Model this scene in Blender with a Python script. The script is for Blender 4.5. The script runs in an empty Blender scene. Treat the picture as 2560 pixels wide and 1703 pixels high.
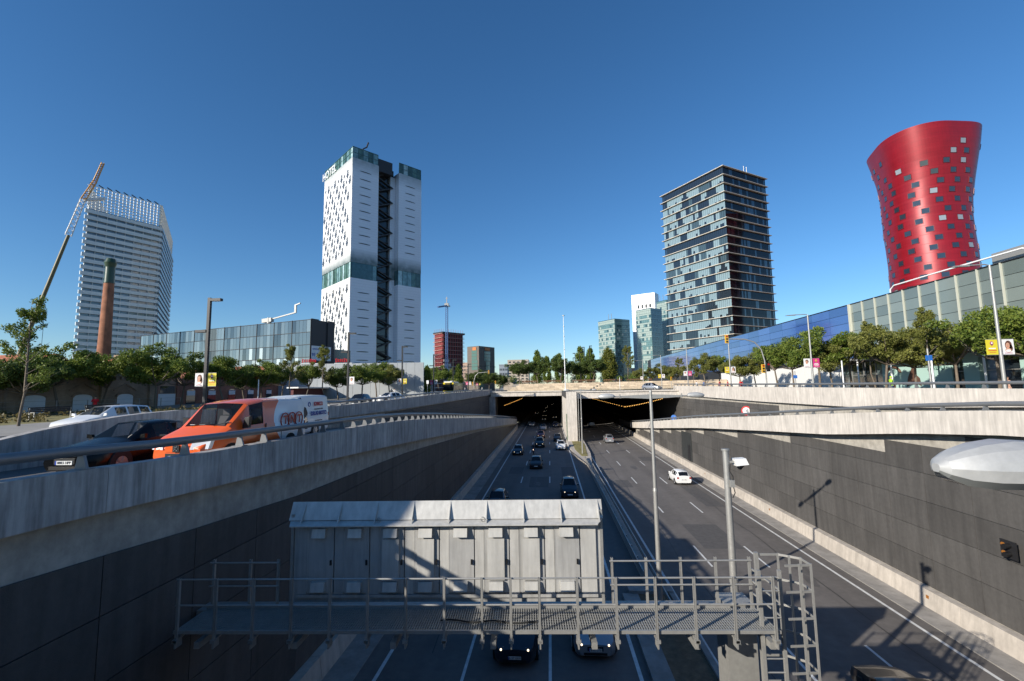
import bpy, bmesh, math, random
import numpy as np
from mathutils import Vector, Matrix
PI = math.pi
random.seed(7)
SC = bpy.context.scene
COL = SC.collection

# ------------------------------------------------------------------ camera
cam_d = bpy.data.cameras.new('camera')
cam_d.sensor_width = 36.0
cam_d.lens = 16.0
cam_d.clip_start = 0.05
cam_d.clip_end = 9000
cam = bpy.data.objects.new('camera', cam_d)
COL.objects.link(cam)
CAMZ = 11.0
Yd = Vector((94.0, -117.5, -1138.0)).normalized()      # street axis in camera axes
Ud = Vector((-0.025, 1, 0)); Ud = (Ud - Yd * Ud.dot(Yd)).normalized()
Xd = Yd.cross(Ud)
cam.matrix_world = Matrix(((Xd.x, Xd.y, Xd.z, 0), (Yd.x, Yd.y, Yd.z, 0), (Ud.x, Ud.y, Ud.z, CAMZ), (0, 0, 0, 1)))
SC.camera = cam

# ------------------------------------------------------------------ world, sun, exposure
SUN_TO = Vector((-1.0, -0.862, 0.542)).normalized()
SUN_EL = math.asin(SUN_TO.z)
SUN_AZ = math.atan2(SUN_TO.x, SUN_TO.y)
W = bpy.data.worlds.new('World'); SC.world = W; W.use_nodes = True
nt = W.node_tree
sky = nt.nodes.new('ShaderNodeTexSky'); sky.sky_type = 'NISHITA'; sky.sun_disc = False
sky.sun_elevation = SUN_EL; sky.sun_rotation = SUN_AZ
sky.altitude = 0; sky.air_density = 1.0; sky.dust_density = 0.12; sky.ozone_density = 5.0
bg = nt.nodes['Background']; bg.inputs['Strength'].default_value = 0.102
hs = nt.nodes.new('ShaderNodeHueSaturation'); hs.inputs['Saturation'].default_value = 1.14
nt.links.new(sky.outputs['Color'], hs.inputs['Color']); nt.links.new(hs.outputs['Color'], bg.inputs['Color'])
sun_d = bpy.data.lights.new('sun', 'SUN'); sun_d.energy = 4.8; sun_d.angle = math.radians(0.5)
sun_d.color = (1.0, 0.93, 0.82)
sun = bpy.data.objects.new('sun', sun_d); COL.objects.link(sun)
sun.rotation_euler = (-SUN_TO).to_track_quat('-Z', 'Y').to_euler()
sun.location = (-60, -50, 60)
SC.view_settings.view_transform = 'Standard'; SC.view_settings.look = 'None'
SC.view_settings.exposure = 0.5; SC.view_settings.gamma = 1.0; SC.view_settings.use_curve_mapping = False
SC.render.engine = 'CYCLES'
SC.cycles.max_bounces = 6; SC.cycles.diffuse_bounces = 3; SC.cycles.glossy_bounces = 3
SC.cycles.transparent_max_bounces = 8; SC.cycles.use_denoising = True
SC.cycles.caustics_reflective = False; SC.cycles.caustics_refractive = False

# ------------------------------------------------------------------ materials
def MAT(name, col, rough=0.6, metal=0.0, spec=0.5, var=0.0, vs=1.0, streak=0.0, ss=2.0, bump=0.0, bs=30.0,
        coat=0.0, emit=None, es=1.0, rnd=0.0, tracks=0.0, stain=0.0, alpha=1.0, trans=0.0, grid=None):
    m = bpy.data.materials.new(name); m.use_nodes = True
    t = m.node_tree; N = t.nodes; L = t.links
    b = N['Principled BSDF']
    b.inputs['Roughness'].default_value = rough; b.inputs['Metallic'].default_value = metal
    b.inputs['Specular IOR Level'].default_value = spec
    if coat: b.inputs['Coat Weight'].default_value = coat; b.inputs['Coat Roughness'].default_value = 0.05
    if alpha < 1: b.inputs['Alpha'].default_value = alpha
    if trans: b.inputs['Transmission Weight'].default_value = trans
    rgb = N.new('ShaderNodeRGB'); rgb.outputs[0].default_value = (*col, 1)
    cur = rgb.outputs[0]
    geo = N.new('ShaderNodeNewGeometry')
    def mul(fac_sock, lo, hi):
        nonlocal cur
        mr = N.new('ShaderNodeMapRange'); mr.inputs['From Min'].default_value = 0.25; mr.inputs['From Max'].default_value = 0.75
        mr.inputs['To Min'].default_value = lo; mr.inputs['To Max'].default_value = hi; L.new(fac_sock, mr.inputs['Value'])
        mx = N.new('ShaderNodeVectorMath'); mx.operation = 'SCALE'; L.new(cur, mx.inputs[0]); L.new(mr.outputs[0], mx.inputs['Scale'])
        cur = mx.outputs[0]
    if var:
        n = N.new('ShaderNodeTexNoise'); n.inputs['Scale'].default_value = vs; n.inputs['Detail'].default_value = 6; n.inputs['Roughness'].default_value = 0.65
        L.new(geo.outputs['Position'], n.inputs['Vector']); mul(n.outputs[0], 1 - var, 1 + var)
    if streak:
        mp = N.new('ShaderNodeMapping'); mp.inputs['Scale'].default_value = (ss, ss, 0.10 * ss)
        L.new(geo.outputs['Position'], mp.inputs['Vector'])
        n = N.new('ShaderNodeTexNoise'); n.inputs['Scale'].default_value = 2.2; n.inputs['Detail'].default_value = 5; n.inputs['Roughness'].default_value = 0.6
        L.new(mp.outputs[0], n.inputs['Vector']); mul(n.outputs[0], 1 - streak, 1 + streak * 0.6)
    if tracks:
        mp = N.new('ShaderNodeMapping'); mp.inputs['Scale'].default_value = (.62, .012, 0)
        L.new(geo.outputs['Position'], mp.inputs['Vector'])
        n = N.new('ShaderNodeTexNoise'); n.inputs['Scale'].default_value = 1.0; n.inputs['Detail'].default_value = 3; n.inputs['Roughness'].default_value = 0.5
        L.new(mp.outputs[0], n.inputs['Vector']); mul(n.outputs[0], 1 - tracks, 1 + tracks)
    if stain:
        n = N.new('ShaderNodeTexNoise'); n.inputs['Scale'].default_value = 0.35; n.inputs['Detail'].default_value = 8; n.inputs['Roughness'].default_value = 0.7
        L.new(geo.outputs['Position'], n.inputs['Vector']); mul(n.outputs[0], 1 - stain, 1 + stain * .5)
    if grid:
        w, h, k = grid     # fine joint lines (width along x+y, height)
        sep = N.new('ShaderNodeSeparateXYZ'); L.new(geo.outputs['Position'], sep.inputs[0])
        def line(sock, per):
            a = N.new('ShaderNodeMath'); a.operation = 'PINGPONG'; a.inputs[1].default_value = per * .5; L.new(sock, a.inputs[0])
            c = N.new('ShaderNodeMath'); c.operation = 'LESS_THAN'; c.inputs[1].default_value = per * .03; L.new(a.outputs[0], c.inputs[0]); return c.outputs[0]
        ad = N.new('ShaderNodeMath'); ad.operation = 'SUBTRACT'; L.new(sep.outputs['X'], ad.inputs[0]); L.new(sep.outputs['Y'], ad.inputs[1])
        l1 = line(ad.outputs[0], w); l2 = line(sep.outputs['Z'], h)
        mxm = N.new('ShaderNodeMath'); mxm.operation = 'MAXIMUM'; L.new(l1, mxm.inputs[0]); L.new(l2, mxm.inputs[1])
        mr = N.new('ShaderNodeMapRange'); mr.inputs['To Min'].default_value = 1; mr.inputs['To Max'].default_value = 1 - k; L.new(mxm.outputs[0], mr.inputs['Value'])
        mx = N.new('ShaderNodeVectorMath'); mx.operation = 'SCALE'; L.new(cur, mx.inputs[0]); L.new(mr.outputs[0], mx.inputs['Scale']); cur = mx.outputs[0]
    if rnd:
        oi = N.new('ShaderNodeObjectInfo')
        mr = N.new('ShaderNodeMapRange'); mr.inputs['To Min'].default_value = 1 - rnd; mr.inputs['To Max'].default_value = 1 + rnd
        L.new(oi.outputs['Random'], mr.inputs['Value'])
        mx = N.new('ShaderNodeVectorMath'); mx.operation = 'SCALE'; L.new(cur, mx.inputs[0]); L.new(mr.outputs[0], mx.inputs['Scale']); cur = mx.outputs[0]
    L.new(cur, b.inputs['Base Color'])
    if bump:
        n = N.new('ShaderNodeTexNoise'); n.inputs['Scale'].default_value = bs; n.inputs['Detail'].default_value = 4
        L.new(geo.outputs['Position'], n.inputs['Vector'])
        bp = N.new('ShaderNodeBump'); bp.inputs['Strength'].default_value = bump; bp.inputs['Distance'].default_value = 0.02
        L.new(n.outputs[0], bp.inputs['Height']); L.new(bp.outputs[0], b.inputs['Normal'])
    if emit:
        b.inputs['Emission Color'].default_value = (*emit, 1); b.inputs['Emission Strength'].default_value = es
    return m

def foliage(name, c1, c2, rough=0.55):
    m = bpy.data.materials.new(name); m.use_nodes = True
    t = m.node_tree; N = t.nodes; L = t.links; b = N['Principled BSDF']
    geo = N.new('ShaderNodeNewGeometry'); oi = N.new('ShaderNodeObjectInfo')
    n = N.new('ShaderNodeTexNoise'); n.inputs['Scale'].default_value = 1.3; n.inputs['Detail'].default_value = 4
    L.new(geo.outputs['Position'], n.inputs['Vector'])
    ad = N.new('ShaderNodeMath'); ad.operation = 'MULTIPLY_ADD'; ad.inputs[1].default_value = .5; L.new(geo.outputs['Random Per Island'], ad.inputs[0]); L.new(n.outputs[0], ad.inputs[2])
    mr = N.new('ShaderNodeMapRange'); mr.inputs['From Min'].default_value = .45; mr.inputs['From Max'].default_value = 1.05; L.new(ad.outputs[0], mr.inputs['Value'])
    mx = N.new('ShaderNodeMix'); mx.data_type = 'RGBA'; mx.inputs[6].default_value = (*c1, 1); mx.inputs[7].default_value = (*c2, 1)
    L.new(mr.outputs[0], mx.inputs['Factor'])
    L.new(mx.outputs[2], b.inputs['Base Color']); b.inputs['Roughness'].default_value = rough; b.inputs['Specular IOR Level'].default_value = .3
    tr = N.new('ShaderNodeBsdfTranslucent'); L.new(mx.outputs[2], tr.inputs['Color'])
    ms = N.new('ShaderNodeMixShader'); ms.inputs[0].default_value = .32
    L.new(b.outputs[0], ms.inputs[1]); L.new(tr.outputs[0], ms.inputs[2]); L.new(ms.outputs[0], N['Material Output'].inputs['Surface'])
    return m

K = {}
K['asphalt'] = MAT('asphalt', (.135, .122, .112), .82, var=.16, vs=2.5, bump=.25, bs=60, stain=.22, tracks=.22)
K['asphalt_dark'] = MAT('asphalt_street', (.05, .05, .052), .85, var=.2, vs=.6, bump=.2, bs=60)
K['paint'] = MAT('road_paint', (.62, .62, .60), .6, var=.25, vs=3)
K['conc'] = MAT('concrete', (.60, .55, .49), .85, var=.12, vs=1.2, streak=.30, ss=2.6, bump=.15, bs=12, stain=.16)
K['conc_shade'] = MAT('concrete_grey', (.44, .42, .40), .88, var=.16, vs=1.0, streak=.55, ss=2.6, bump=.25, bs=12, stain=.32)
K['conc_rough'] = MAT('concrete_rough', (.40, .37, .32), .9, var=.30, vs=2.2, streak=.15, ss=1.6, bump=.5, bs=6, stain=.3)
K['gutter'] = MAT('gutter_concrete', (.30, .28, .255), .9, var=.3, vs=1.3, bump=.3, bs=10, stain=.35)
K['barrier'] = MAT('barrier_concrete', (.48, .43, .37), .9, var=.15, vs=2, streak=.25, ss=1.6, bump=.2, bs=14, stain=.2)
K['panel'] = MAT('wall_panel', (.086, .081, .076), .7, spec=.35, var=.12, vs=6, streak=.30, ss=1.2, bump=.5, bs=45, rnd=.14, stain=.18)
K['pave'] = MAT('pavement', (.30, .28, .25), .9, var=.15, vs=1.5, stain=.15)
K['ground'] = MAT('ground', (.20, .19, .16), .95, var=.25, vs=.05)
K['grass'] = MAT('dry_grass', (.22, .19, .07), .95, var=.4, vs=2, bump=.6, bs=25)
K['soil'] = MAT('soil', (.16, .105, .06), .95, var=.4, vs=4, bump=.8, bs=18)
K['stone'] = MAT('limestone', (.56, .46, .34), .9, var=.18, vs=2, rnd=.18, bump=.4, bs=8)
K['rail'] = MAT('rail_paint', (.20, .205, .21), .45, metal=.35, var=.06, vs=5)
K['galv'] = MAT('galvanised', (.36, .355, .335), .45, metal=.45, var=.12, vs=8)
K['boxw'] = MAT('cabinet_paint', (.50, .49, .46), .5, metal=.15, var=.08, vs=3, streak=.22, ss=3.5, stain=.14)
K['boxg'] = MAT('cabinet_grey', (.40, .395, .38), .5, metal=.15, var=.08, vs=3, streak=.26, ss=3.5, stain=.18)
K['black'] = MAT('black_paint', (.012, .012, .013), .4, var=.1)
K['blackm'] = MAT('black_metal', (.02, .02, .022), .5, metal=.2)
K['rubber'] = MAT('rubber', (.015, .015, .015), .8)
K['chrome'] = MAT('chrome', (.7, .7, .7), .18, metal=1)
K['rim'] = MAT('alloy', (.45, .45, .46), .35, metal=.8)
K['cglass'] = MAT('car_glass', (.008, .010, .012), .05, spec=.45)
K['vglass'] = MAT('clear_car_glass', (.012, .016, .018), .04, spec=.6, alpha=.38)
K['trim'] = MAT('cabin_trim', (.05, .05, .055), .8)
K['hl'] = MAT('headlamp_lens', (.80, .82, .84), .2, spec=.6)
K['hl_on'] = MAT('headlamp_lit', (.9, .85, .75), .2, emit=(1, .80, .55), es=1.8)
K['tl'] = MAT('tail_lamp', (.30, .01, .01), .2, coat=.5)
K['amber'] = MAT('amber', (.28, .11, .02), .4)
K['plate'] = MAT('number_plate', (.72, .72, .70), .4)
K['pblue'] = MAT('plate_blue', (.02, .06, .35), .4)
K['ink'] = MAT('ink', (.02, .02, .025), .5)
K['white'] = MAT('white_paint', (.78, .78, .77), .4, var=.03)
K['trunk'] = MAT('bark', (.15, .12, .09), .9, var=.3, vs=8, bump=.6, bs=20)
K['leafA'] = foliage('leaves_green', (.06, .115, .018), (.22, .26, .045))
K['leafB'] = foliage('leaves_olive', (.09, .11, .022), (.25, .25, .06))
K['leafC'] = foliage('leaves_dark', (.042, .082, .018), (.13, .165, .038))
K['leafD'] = foliage('leaves_bright', (.08, .11, .018), (.22, .22, .04))
K['brick'] = None

# ------------------------------------------------------------------ mesh helpers
class MB:
    def __init__(s): s.v = []; s.f = []; s.m = []
    def vert(s, p): s.v.append(tuple(p)); return len(s.v) - 1
    def face(s, pts, mi=0):
        i0 = len(s.v); s.v.extend(tuple(p) for p in pts); s.f.append(tuple(range(i0, i0 + len(pts)))); s.m.append(mi)
    def idx(s, ids, mi=0): s.f.append(tuple(ids)); s.m.append(mi)
    def obox(s, o, a, b, c, mi=0):
        o = Vector(o); a = Vector(a); b = Vector(b); c = Vector(c)
        if a.cross(b).dot(c) < 0: a, b = b, a
        i = len(s.v)
        for p in (o, o + a, o + a + b, o + b, o + c, o + a + c, o + a + b + c, o + b + c): s.v.append(tuple(p))
        for q in ((0, 3, 2, 1), (4, 5, 6, 7), (0, 1, 5, 4), (1, 2, 6, 5), (2, 3, 7, 6), (3, 0, 4, 7)):
            s.f.append(tuple(i + k for k in q)); s.m.append(mi)
        return s
    def box(s, x0, x1, y0, y1, z0, z1, mi=0):
        return s.obox((x0, y0, z0), (x1 - x0, 0, 0), (0, y1 - y0, 0), (0, 0, z1 - z0), mi)
    def bar(s, p, q, w, h=None, mi=0, up=(0, 0, 1)):
        h = h or w; p = Vector(p); q = Vector(q); d = q - p; u = Vector(up)
        if abs(d.normalized().dot(u)) > .98: u = Vector((0, 1, 0))
        x = d.cross(u).normalized(); y = x.cross(d).normalized()
        return s.obox(p - x * w / 2 - y * h / 2, x * w, y * h, d, mi)
    def cyl(s, p, q, r0, r1=None, n=10, mi=0, caps=True):
        r1 = r0 if r1 is None else r1; p = Vector(p); q = Vector(q); d = (q - p).normalized()
        u = Vector((0, 0, 1)) if abs(d.z) < .9 else Vector((1, 0, 0)); x = d.cross(u).normalized(); y = d.cross(x).normalized()
        i = len(s.v)
        for k in range(n):
            a = 2 * PI * k / n; e = x * math.cos(a) - y * math.sin(a)
            s.v.append(tuple(p + e * r0)); s.v.append(tuple(q + e * r1))
        for k in range(n):
            a, b = i + 2 * k, i + 2 * ((k + 1) % n); s.f.append((a, b, b + 1, a + 1)); s.m.append(mi)
        if caps:
            s.f.append(tuple(i + 2 * k for k in reversed(range(n)))); s.m.append(mi)
            s.f.append(tuple(i + 2 * k + 1 for k in range(n))); s.m.append(mi)
        return s
    def tube(s, pts, rad, n=8, mi=0, caps=True):
        pts = [Vector(p) for p in pts]; R = rad if isinstance(rad, (list, tuple)) else [rad] * len(pts)
        i = len(s.v); px = None
        for k, p in enumerate(pts):
            d = (pts[min(k + 1, len(pts) - 1)] - pts[max(k - 1, 0)]).normalized()
            if px is None:
                u = Vector((0, 0, 1)) if abs(d.z) < .9 else Vector((1, 0, 0)); x = d.cross(u).normalized()
            else: x = (px - d * px.dot(d)).normalized()
            px = x; y = d.cross(x)
            for j in range(n):
                a = 2 * PI * j / n; s.v.append(tuple(p + (x * math.cos(a) + y * math.sin(a)) * R[k]))
        for k in range(len(pts) - 1):
            for j in range(n):
                a = i + k * n + j; b = i + k * n + (j + 1) % n; s.f.append((a, b, b + n, a + n)); s.m.append(mi)
        if caps:
            s.f.append(tuple(i + j for j in reversed(range(n)))); s.m.append(mi)
            s.f.append(tuple(i + (len(pts) - 1) * n + j for j in range(n))); s.m.append(mi)
        return s
    def prism(s, poly, z0, z1, mi=0):
        a = sum(poly[k][0] * poly[(k + 1) % len(poly)][1] - poly[(k + 1) % len(poly)][0] * poly[k][1] for k in range(len(poly)))
        if a < 0: poly = poly[::-1]
        i = len(s.v); n = len(poly)
        for z in (z0, z1):
            for p in poly: s.v.append((p[0], p[1], z))
        s.f.append(tuple(i + k for k in reversed(range(n)))); s.m.append(mi)
        s.f.append(tuple(i + n + k for k in range(n))); s.m.append(mi)
        for k in range(n):
            b = (k + 1) % n; s.f.append((i + k, i + b, i + n + b, i + n + k)); s.m.append(mi)
        return s
    def ext(s, poly3, vec, mi=0):        # planar polygon in 3D extruded by vec
        P0 = [Vector(p) for p in poly3]; vec = Vector(vec)
        nrm = Vector((0, 0, 0))
        for k in range(len(P0)): nrm += P0[k].cross(P0[(k + 1) % len(P0)])
        if nrm.dot(vec) < 0: P0 = P0[::-1]
        i = len(s.v); n = len(P0)
        for p in P0: s.v.append(tuple(p))
        for p in P0: s.v.append(tuple(p + vec))
        s.f.append(tuple(i + k for k in reversed(range(n)))); s.m.append(mi)
        s.f.append(tuple(i + n + k for k in range(n))); s.m.append(mi)
        for k in range(n):
            b = (k + 1) % n; s.f.append((i + k, i + b, i + n + b, i + n + k)); s.m.append(mi)
        return s
    def mesh(s, name, mats, smooth=None):
        me = bpy.data.meshes.new(name); me.from_pydata(s.v, [], s.f)
        for m in (mats if isinstance(mats, (list, tuple)) else [mats]): me.materials.append(m)
        if any(s.m): me.polygons.foreach_set('material_index', s.m)
        if smooth is not None:
            me.polygons.foreach_set('use_smooth', [True] * len(me.polygons))
            me.set_sharp_from_angle(angle=math.radians(smooth))
        me.update(); return me

WORLD = set()
def link(name, me, parent=None, loc=None, rot=None, scale=None):
    o = bpy.data.objects.new(name, me); COL.objects.link(o)
    if parent is not None:
        o.parent = parent
        base = -Vector(parent.location) if parent in WORLD else Vector((0, 0, 0))
        o.location = base + (Vector(loc) if loc is not None else Vector((0, 0, 0)))
    elif loc is not None: o.location = loc
    if rot is not None: o.rotation_euler = rot if not isinstance(rot, (int, float)) else (0, 0, rot)
    if scale is not None: o.scale = scale if not isinstance(scale, (int, float)) else (scale,) * 3
    return o
def part(name, mb, mats, parent, smooth=None, **k): return link(name, mb.mesh(name, mats, smooth), parent, **k)
def tag(o, label=None, cat=None, group=None, kind=None):
    if label: o['label'] = label
    if cat: o['category'] = cat
    if group: o['group'] = group
    if kind: o['kind'] = kind
    return o
def thing(name, label, cat, loc=(0, 0, 0), rz=0, group=None, world=False):
    o = bpy.data.objects.new(name, None); COL.objects.link(o); o.location = loc; o.rotation_euler = (0, 0, rz)
    o.empty_display_size = .3
    if world: WORLD.add(o)
    return tag(o, label, cat, group)
def single(name, mb, mats, label, cat, group=None, smooth=None, **k):
    return tag(part(name, mb, mats, None, smooth, **k), label, cat, group)
def struct(name, mb, mats, smooth=None): return tag(part(name, mb, mats, None, smooth), kind='structure')
def dup(o, parent=None):
    c = o.copy(); COL.objects.link(c); c.parent = parent
    for ch in o.children: dup(ch, c)
    return c
def place(root, loc, rz=0, label=None, scale=None):
    c = dup(root); c.location = loc; c.rotation_euler = (0, 0, rz)
    if label: c['label'] = label
    if scale: c.scale = (scale,) * 3
    return c
def text_mesh(s, size, mat, depth=.01, align='CENTER', bold=0.0, spacing=1.0):
    cu = bpy.data.curves.new('lettering', 'FONT'); cu.body = s; cu.size = size; cu.extrude = depth; cu.align_x = align; cu.align_y = 'CENTER'
    cu.offset = bold; cu.space_character = spacing; cu.resolution_u = 3
    o = bpy.data.objects.new('tmp', cu); me = bpy.data.meshes.new_from_object(o); bpy.data.objects.remove(o)
    me.materials.clear(); me.materials.append(mat); me.name = 'lettering'; return me
def orient(o, loc, right, up, parent=None):      # put a flat mesh (x right, y up) at loc facing right x up
    r = Vector(right).normalized(); u = Vector(up).normalized(); nrm = r.cross(u)
    m = Matrix(((r.x, u.x, nrm.x), (r.y, u.y, nrm.y), (r.z, u.z, nrm.z))).to_4x4()
    base = Vector((0, 0, 0))
    if parent is not None and parent in WORLD: base = -Vector(parent.location)
    m.translation = base + Vector(loc); o.matrix_basis = m; return o
def interp(x, xs, ys): return float(np.interp(x, xs, ys))
def chain(mb, xs0, xs1, Ys, z0f, z1f, mi=0):   # wall strip between X planes following height profiles along Y
    xa, xb = min(xs0, xs1), max(xs0, xs1); i = len(mb.v)
    for y in Ys:
        a, b = z0f(y), z1f(y)
        for p in ((xa, y, a), (xb, y, a), (xb, y, b), (xa, y, b)): mb.v.append(p)
    n = len(Ys)
    for k in range(n - 1):
        for j in range(4):
            a = i + 4 * k + j; b = i + 4 * k + (j + 1) % 4; mb.f.append((a, a + 4, b + 4, b)); mb.m.append(mi)
    mb.f.append((i, i + 1, i + 2, i + 3)); mb.m.append(mi)
    e = i + 4 * (n - 1); mb.f.append((e + 3, e + 2, e + 1, e)); mb.m.append(mi)
    return mb
def frange(a, b, n): return [a + (b - a) * k / n for k in range(n + 1)]
# ================================================================== profiles along the street (Y)
LY = [-30, 7, 10.4, 16.3, 23.4, 29, 37, 58.6, 90, 121, 150]
LT = [9.75, 9.61, 9.47, 9.38, 9.28, 9.08, 8.64, 7.27, 5.15, 3.0, 1.2]
LBd = [.9, .9, .9, 1.05, 1.3, 1.4, 1.42, 1.4, 1.35, 1.33, 1.2]
ltop = lambda y: interp(y, LY, LT)
lbot = lambda y: ltop(y) - interp(y, LY, LBd)
lfloor = lambda y: min(interp(y, [-30, 10, 14, 20, 26, 32, 40], [8.85, 8.74, 8.67, 8.6, 8.48, 8.25, 7.9]), ltop(y) - .45) if y < 40 else ltop(y) - .55
lpanel = lambda y: lbot(y) - interp(y, [0, 7.5, 11, 17, 30, 60, 150], [.9, .9, 1.05, 1.15, .7, .4, .3])
RY = [-30, 19, 24.5, 31.7, 40.3, 59, 80, 97, 130]
RT = [10.1, 9.84, 9.53, 8.99, 8.32, 6.9, 5.05, 3.6, 1.0]
RBd = [1, .96, 1.1, 1.33, 1.24, 1.18, 1.2, 1.2, 1.0]
rtop = lambda y: interp(y, RY, RT)
rbot = lambda y: rtop(y) - interp(y, RY, RBd)
rfloor = lambda y: rtop(y) - .75
UY = [-30, 12, 13, 14.6, 17.4, 19.9, 27, 35, 48, 66, 100, 135]
UT = [9.6, 9.6, 9.66, 9.93, 10.18, 10.25, 10.02, 9.84, 9.99, 10.27, 10.42, 10.5]
utop = lambda y: interp(y, UY, UT)
ubot = lambda y: utop(y) - interp(y, [20, 35, 48, 66, 135], [.9, .92, 1.16, 1.4, 1.25])
lstreet = lambda y: interp(y, [-30, 35, 48, 66, 135], [8.95, 8.97, 9.1, 9.38, 9.75])
VT = lambda y: interp(y, [-30, 27, 40, 58, 100], [10.45, 10.5, 10.54, 10.63, 10.95])
VB = lambda y: interp(y, [-30, 27, 40, 58, 100], [9.5, 9.52, 8.9, 8.84, 9.1])
rstreet = lambda y: interp(y, [-30, 27, 100], [9.55, 9.62, 10.0])
Ygrid = frange(-30, 150, 90)

# ================================================================== ground, road, streets
mb = MB()
for (x0, x1, y0, y1) in ((-4000, 4000, 130.0, 7000), (-4000, 4000, -4000, -30)): mb.face(((x0, y0, 9.72), (x1, y0, 9.72), (x1, y1, 9.72), (x0, y1, 9.72)))
struct('ground', mb, K['ground'])
mb = MB(); mb.face(((-9.5, -60, 0), (18.7, -60, 0), (18.7, 330, 0), (-9.5, 330, 0)))
road = struct('road', mb, K['asphalt'])
mb = MB()
for a, b in zip(Ygrid[:-1], Ygrid[1:]):
    mb.face(((-17.0, a, lfloor(a)), (-9.35, a, lfloor(a)), (-9.35, b, lfloor(b)), (-17.0, b, lfloor(b))))
struct('exit_ramp_road', mb, K['asphalt'])
mb = MB()
for a, b in zip(Ygrid[:-1], Ygrid[1:]):
    mb.face(((18.2, a, rfloor(a)), (26.2, a, rfloor(a)), (26.2, b, rfloor(b)), (18.2, b, rfloor(b))))
struct('entry_ramp_road', mb, K['asphalt'])
def strip(name, xa, xb, zf, dz, mat, y0=-30, y1=130):
    mb = MB(); g = frange(y0, y1, 40)
    for a, b in zip(g[:-1], g[1:]): mb.face(((xa, a, zf(a) + dz), (xb, a, zf(b * 0 + a) + dz), (xb, b, zf(b) + dz), (xa, b, zf(b) + dz)))
    return struct(name, mb, mat)
strip('street_left', -26.2, -17.3, lstreet, 0, K['asphalt_dark'])
strip('street_right', 31.5, 41, rstreet, 0, K['asphalt_dark'])
for nm, xa, xb, zf, m in (('pavement_left', -36, -26.2, lstreet, K['pave']), ('pavement_right', 41, 54.5, rstreet, K['pave']), ('kerb_walk_right', 26.4, 31.5, rstreet, K['pave'])):
    mb = MB(); chain(mb, xa, xb, frange(-30, 130, 40), lambda y: zf(y) - .3, lambda y: zf(y) + .14); struct(nm, mb, m)
strip('plaza_ground_left', -1500, -36, lstreet, .02, K['ground'])
strip('ground_right', 54.5, 1500, rstreet, .02, K['ground'])
mb = MB(); chain(mb, -54, -36.5, frange(20, 52, 10), lambda y: lstreet(y) - .2, lambda y: lstreet(y) + .1); struct('grass_verge', mb, K['grass'])

# gutters, kerbs and painted lines on the sunken road
mb = MB(); mb.box(-9.1, -7.75, -60, 330, -.1, .03); struct('gutter_left', mb, K['gutter'])
mb = MB(); mb.box(16.95, 18.1, -60, 330, -.1, .04); struct('gutter_right', mb, K['gutter'])
def line(x, w, y0, y1):
    mb = MB(); mb.face(((x - w / 2, y0, .006), (x + w / 2, y0, .006), (x + w / 2, y1, .006), (x - w / 2, y1, .006))); return mb
for x in (-6.95, 3.18, 6.35, 16.3):
    tag(part('edge_line', line(x, .15, -60, 330), K['paint'], road))
for x in (-3.6, -.25, 9.6, 12.95):
    for k in range(-4, 16):
        y0 = 18.2 + 12.05 * k + (.0 if x < 5 else -.4); part('dash_line', line(x, .12, y0, y0 + 3.7), K['paint'], road)
# longer tyre-wear bands and tar seams
K['seam'] = MAT('tar_seam', (.02, .02, .021), .5, var=.2, vs=4)
mb = MB()
for x, ya, yb in ((-5.3, 20, 120), (-1.9, 30, 90), (8.1, 18, 110), (14.6, 18, 100)):
    g = frange(ya, yb, 40)
    for k in range(40):
        xo0 = x + .08 * math.sin(g[k] * .7 + x) + .05 * math.sin(g[k] * 2.3); xo1 = x + .08 * math.sin(g[k + 1] * .7 + x) + .05 * math.sin(g[k + 1] * 2.3)
        mb.face(((xo0, g[k], .004), (xo0 + .05, g[k], .004), (xo1 + .05, g[k + 1], .004), (xo1, g[k + 1], .004)))
part('tar_seam', mb, K['seam'], road)['kind'] = 'stuff'
K['patch'] = MAT('asphalt_patch', (.085, .08, .078), .85, var=.25, vs=3, bump=.3, bs=50); K['oil'] = MAT('oil_stain', (.095, .088, .082), .7, var=.3, vs=1.2)
for (x, y, w, l) in ((10.2, 33, 2.6, 5.5), (14.0, 44, 1.6, 9), (7.4, 52, 1.5, 4), (-2.6, 52, 2.2, 6), (-5.6, 60, 1.8, 5), (1.3, 57, 1.6, 8), (13.4, 70, 2.4, 4)):
    part('asphalt_patch', MB().box(x, x + w, y, y + l, -.02, .003), K['patch'], road)
rr = random.Random(31)
for k in range(16):
    x = rr.choice((-5.2, -1.9, 1.5, 8.0, 11.3, 14.6)) + rr.uniform(-.4, .4); y = rr.uniform(18, 70); a0 = rr.uniform(.2, .5)
    part('oil_stain', MB().prism([(x + a0 * rr.uniform(.6, 1.2) * math.cos(a), y + a0 * 3.2 * rr.uniform(.6, 1.2) * math.sin(a)) for a in frange(0, 2 * PI, 11)[:-1]], -.01, .0046 + .0003 * k), K['oil'], road)

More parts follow.
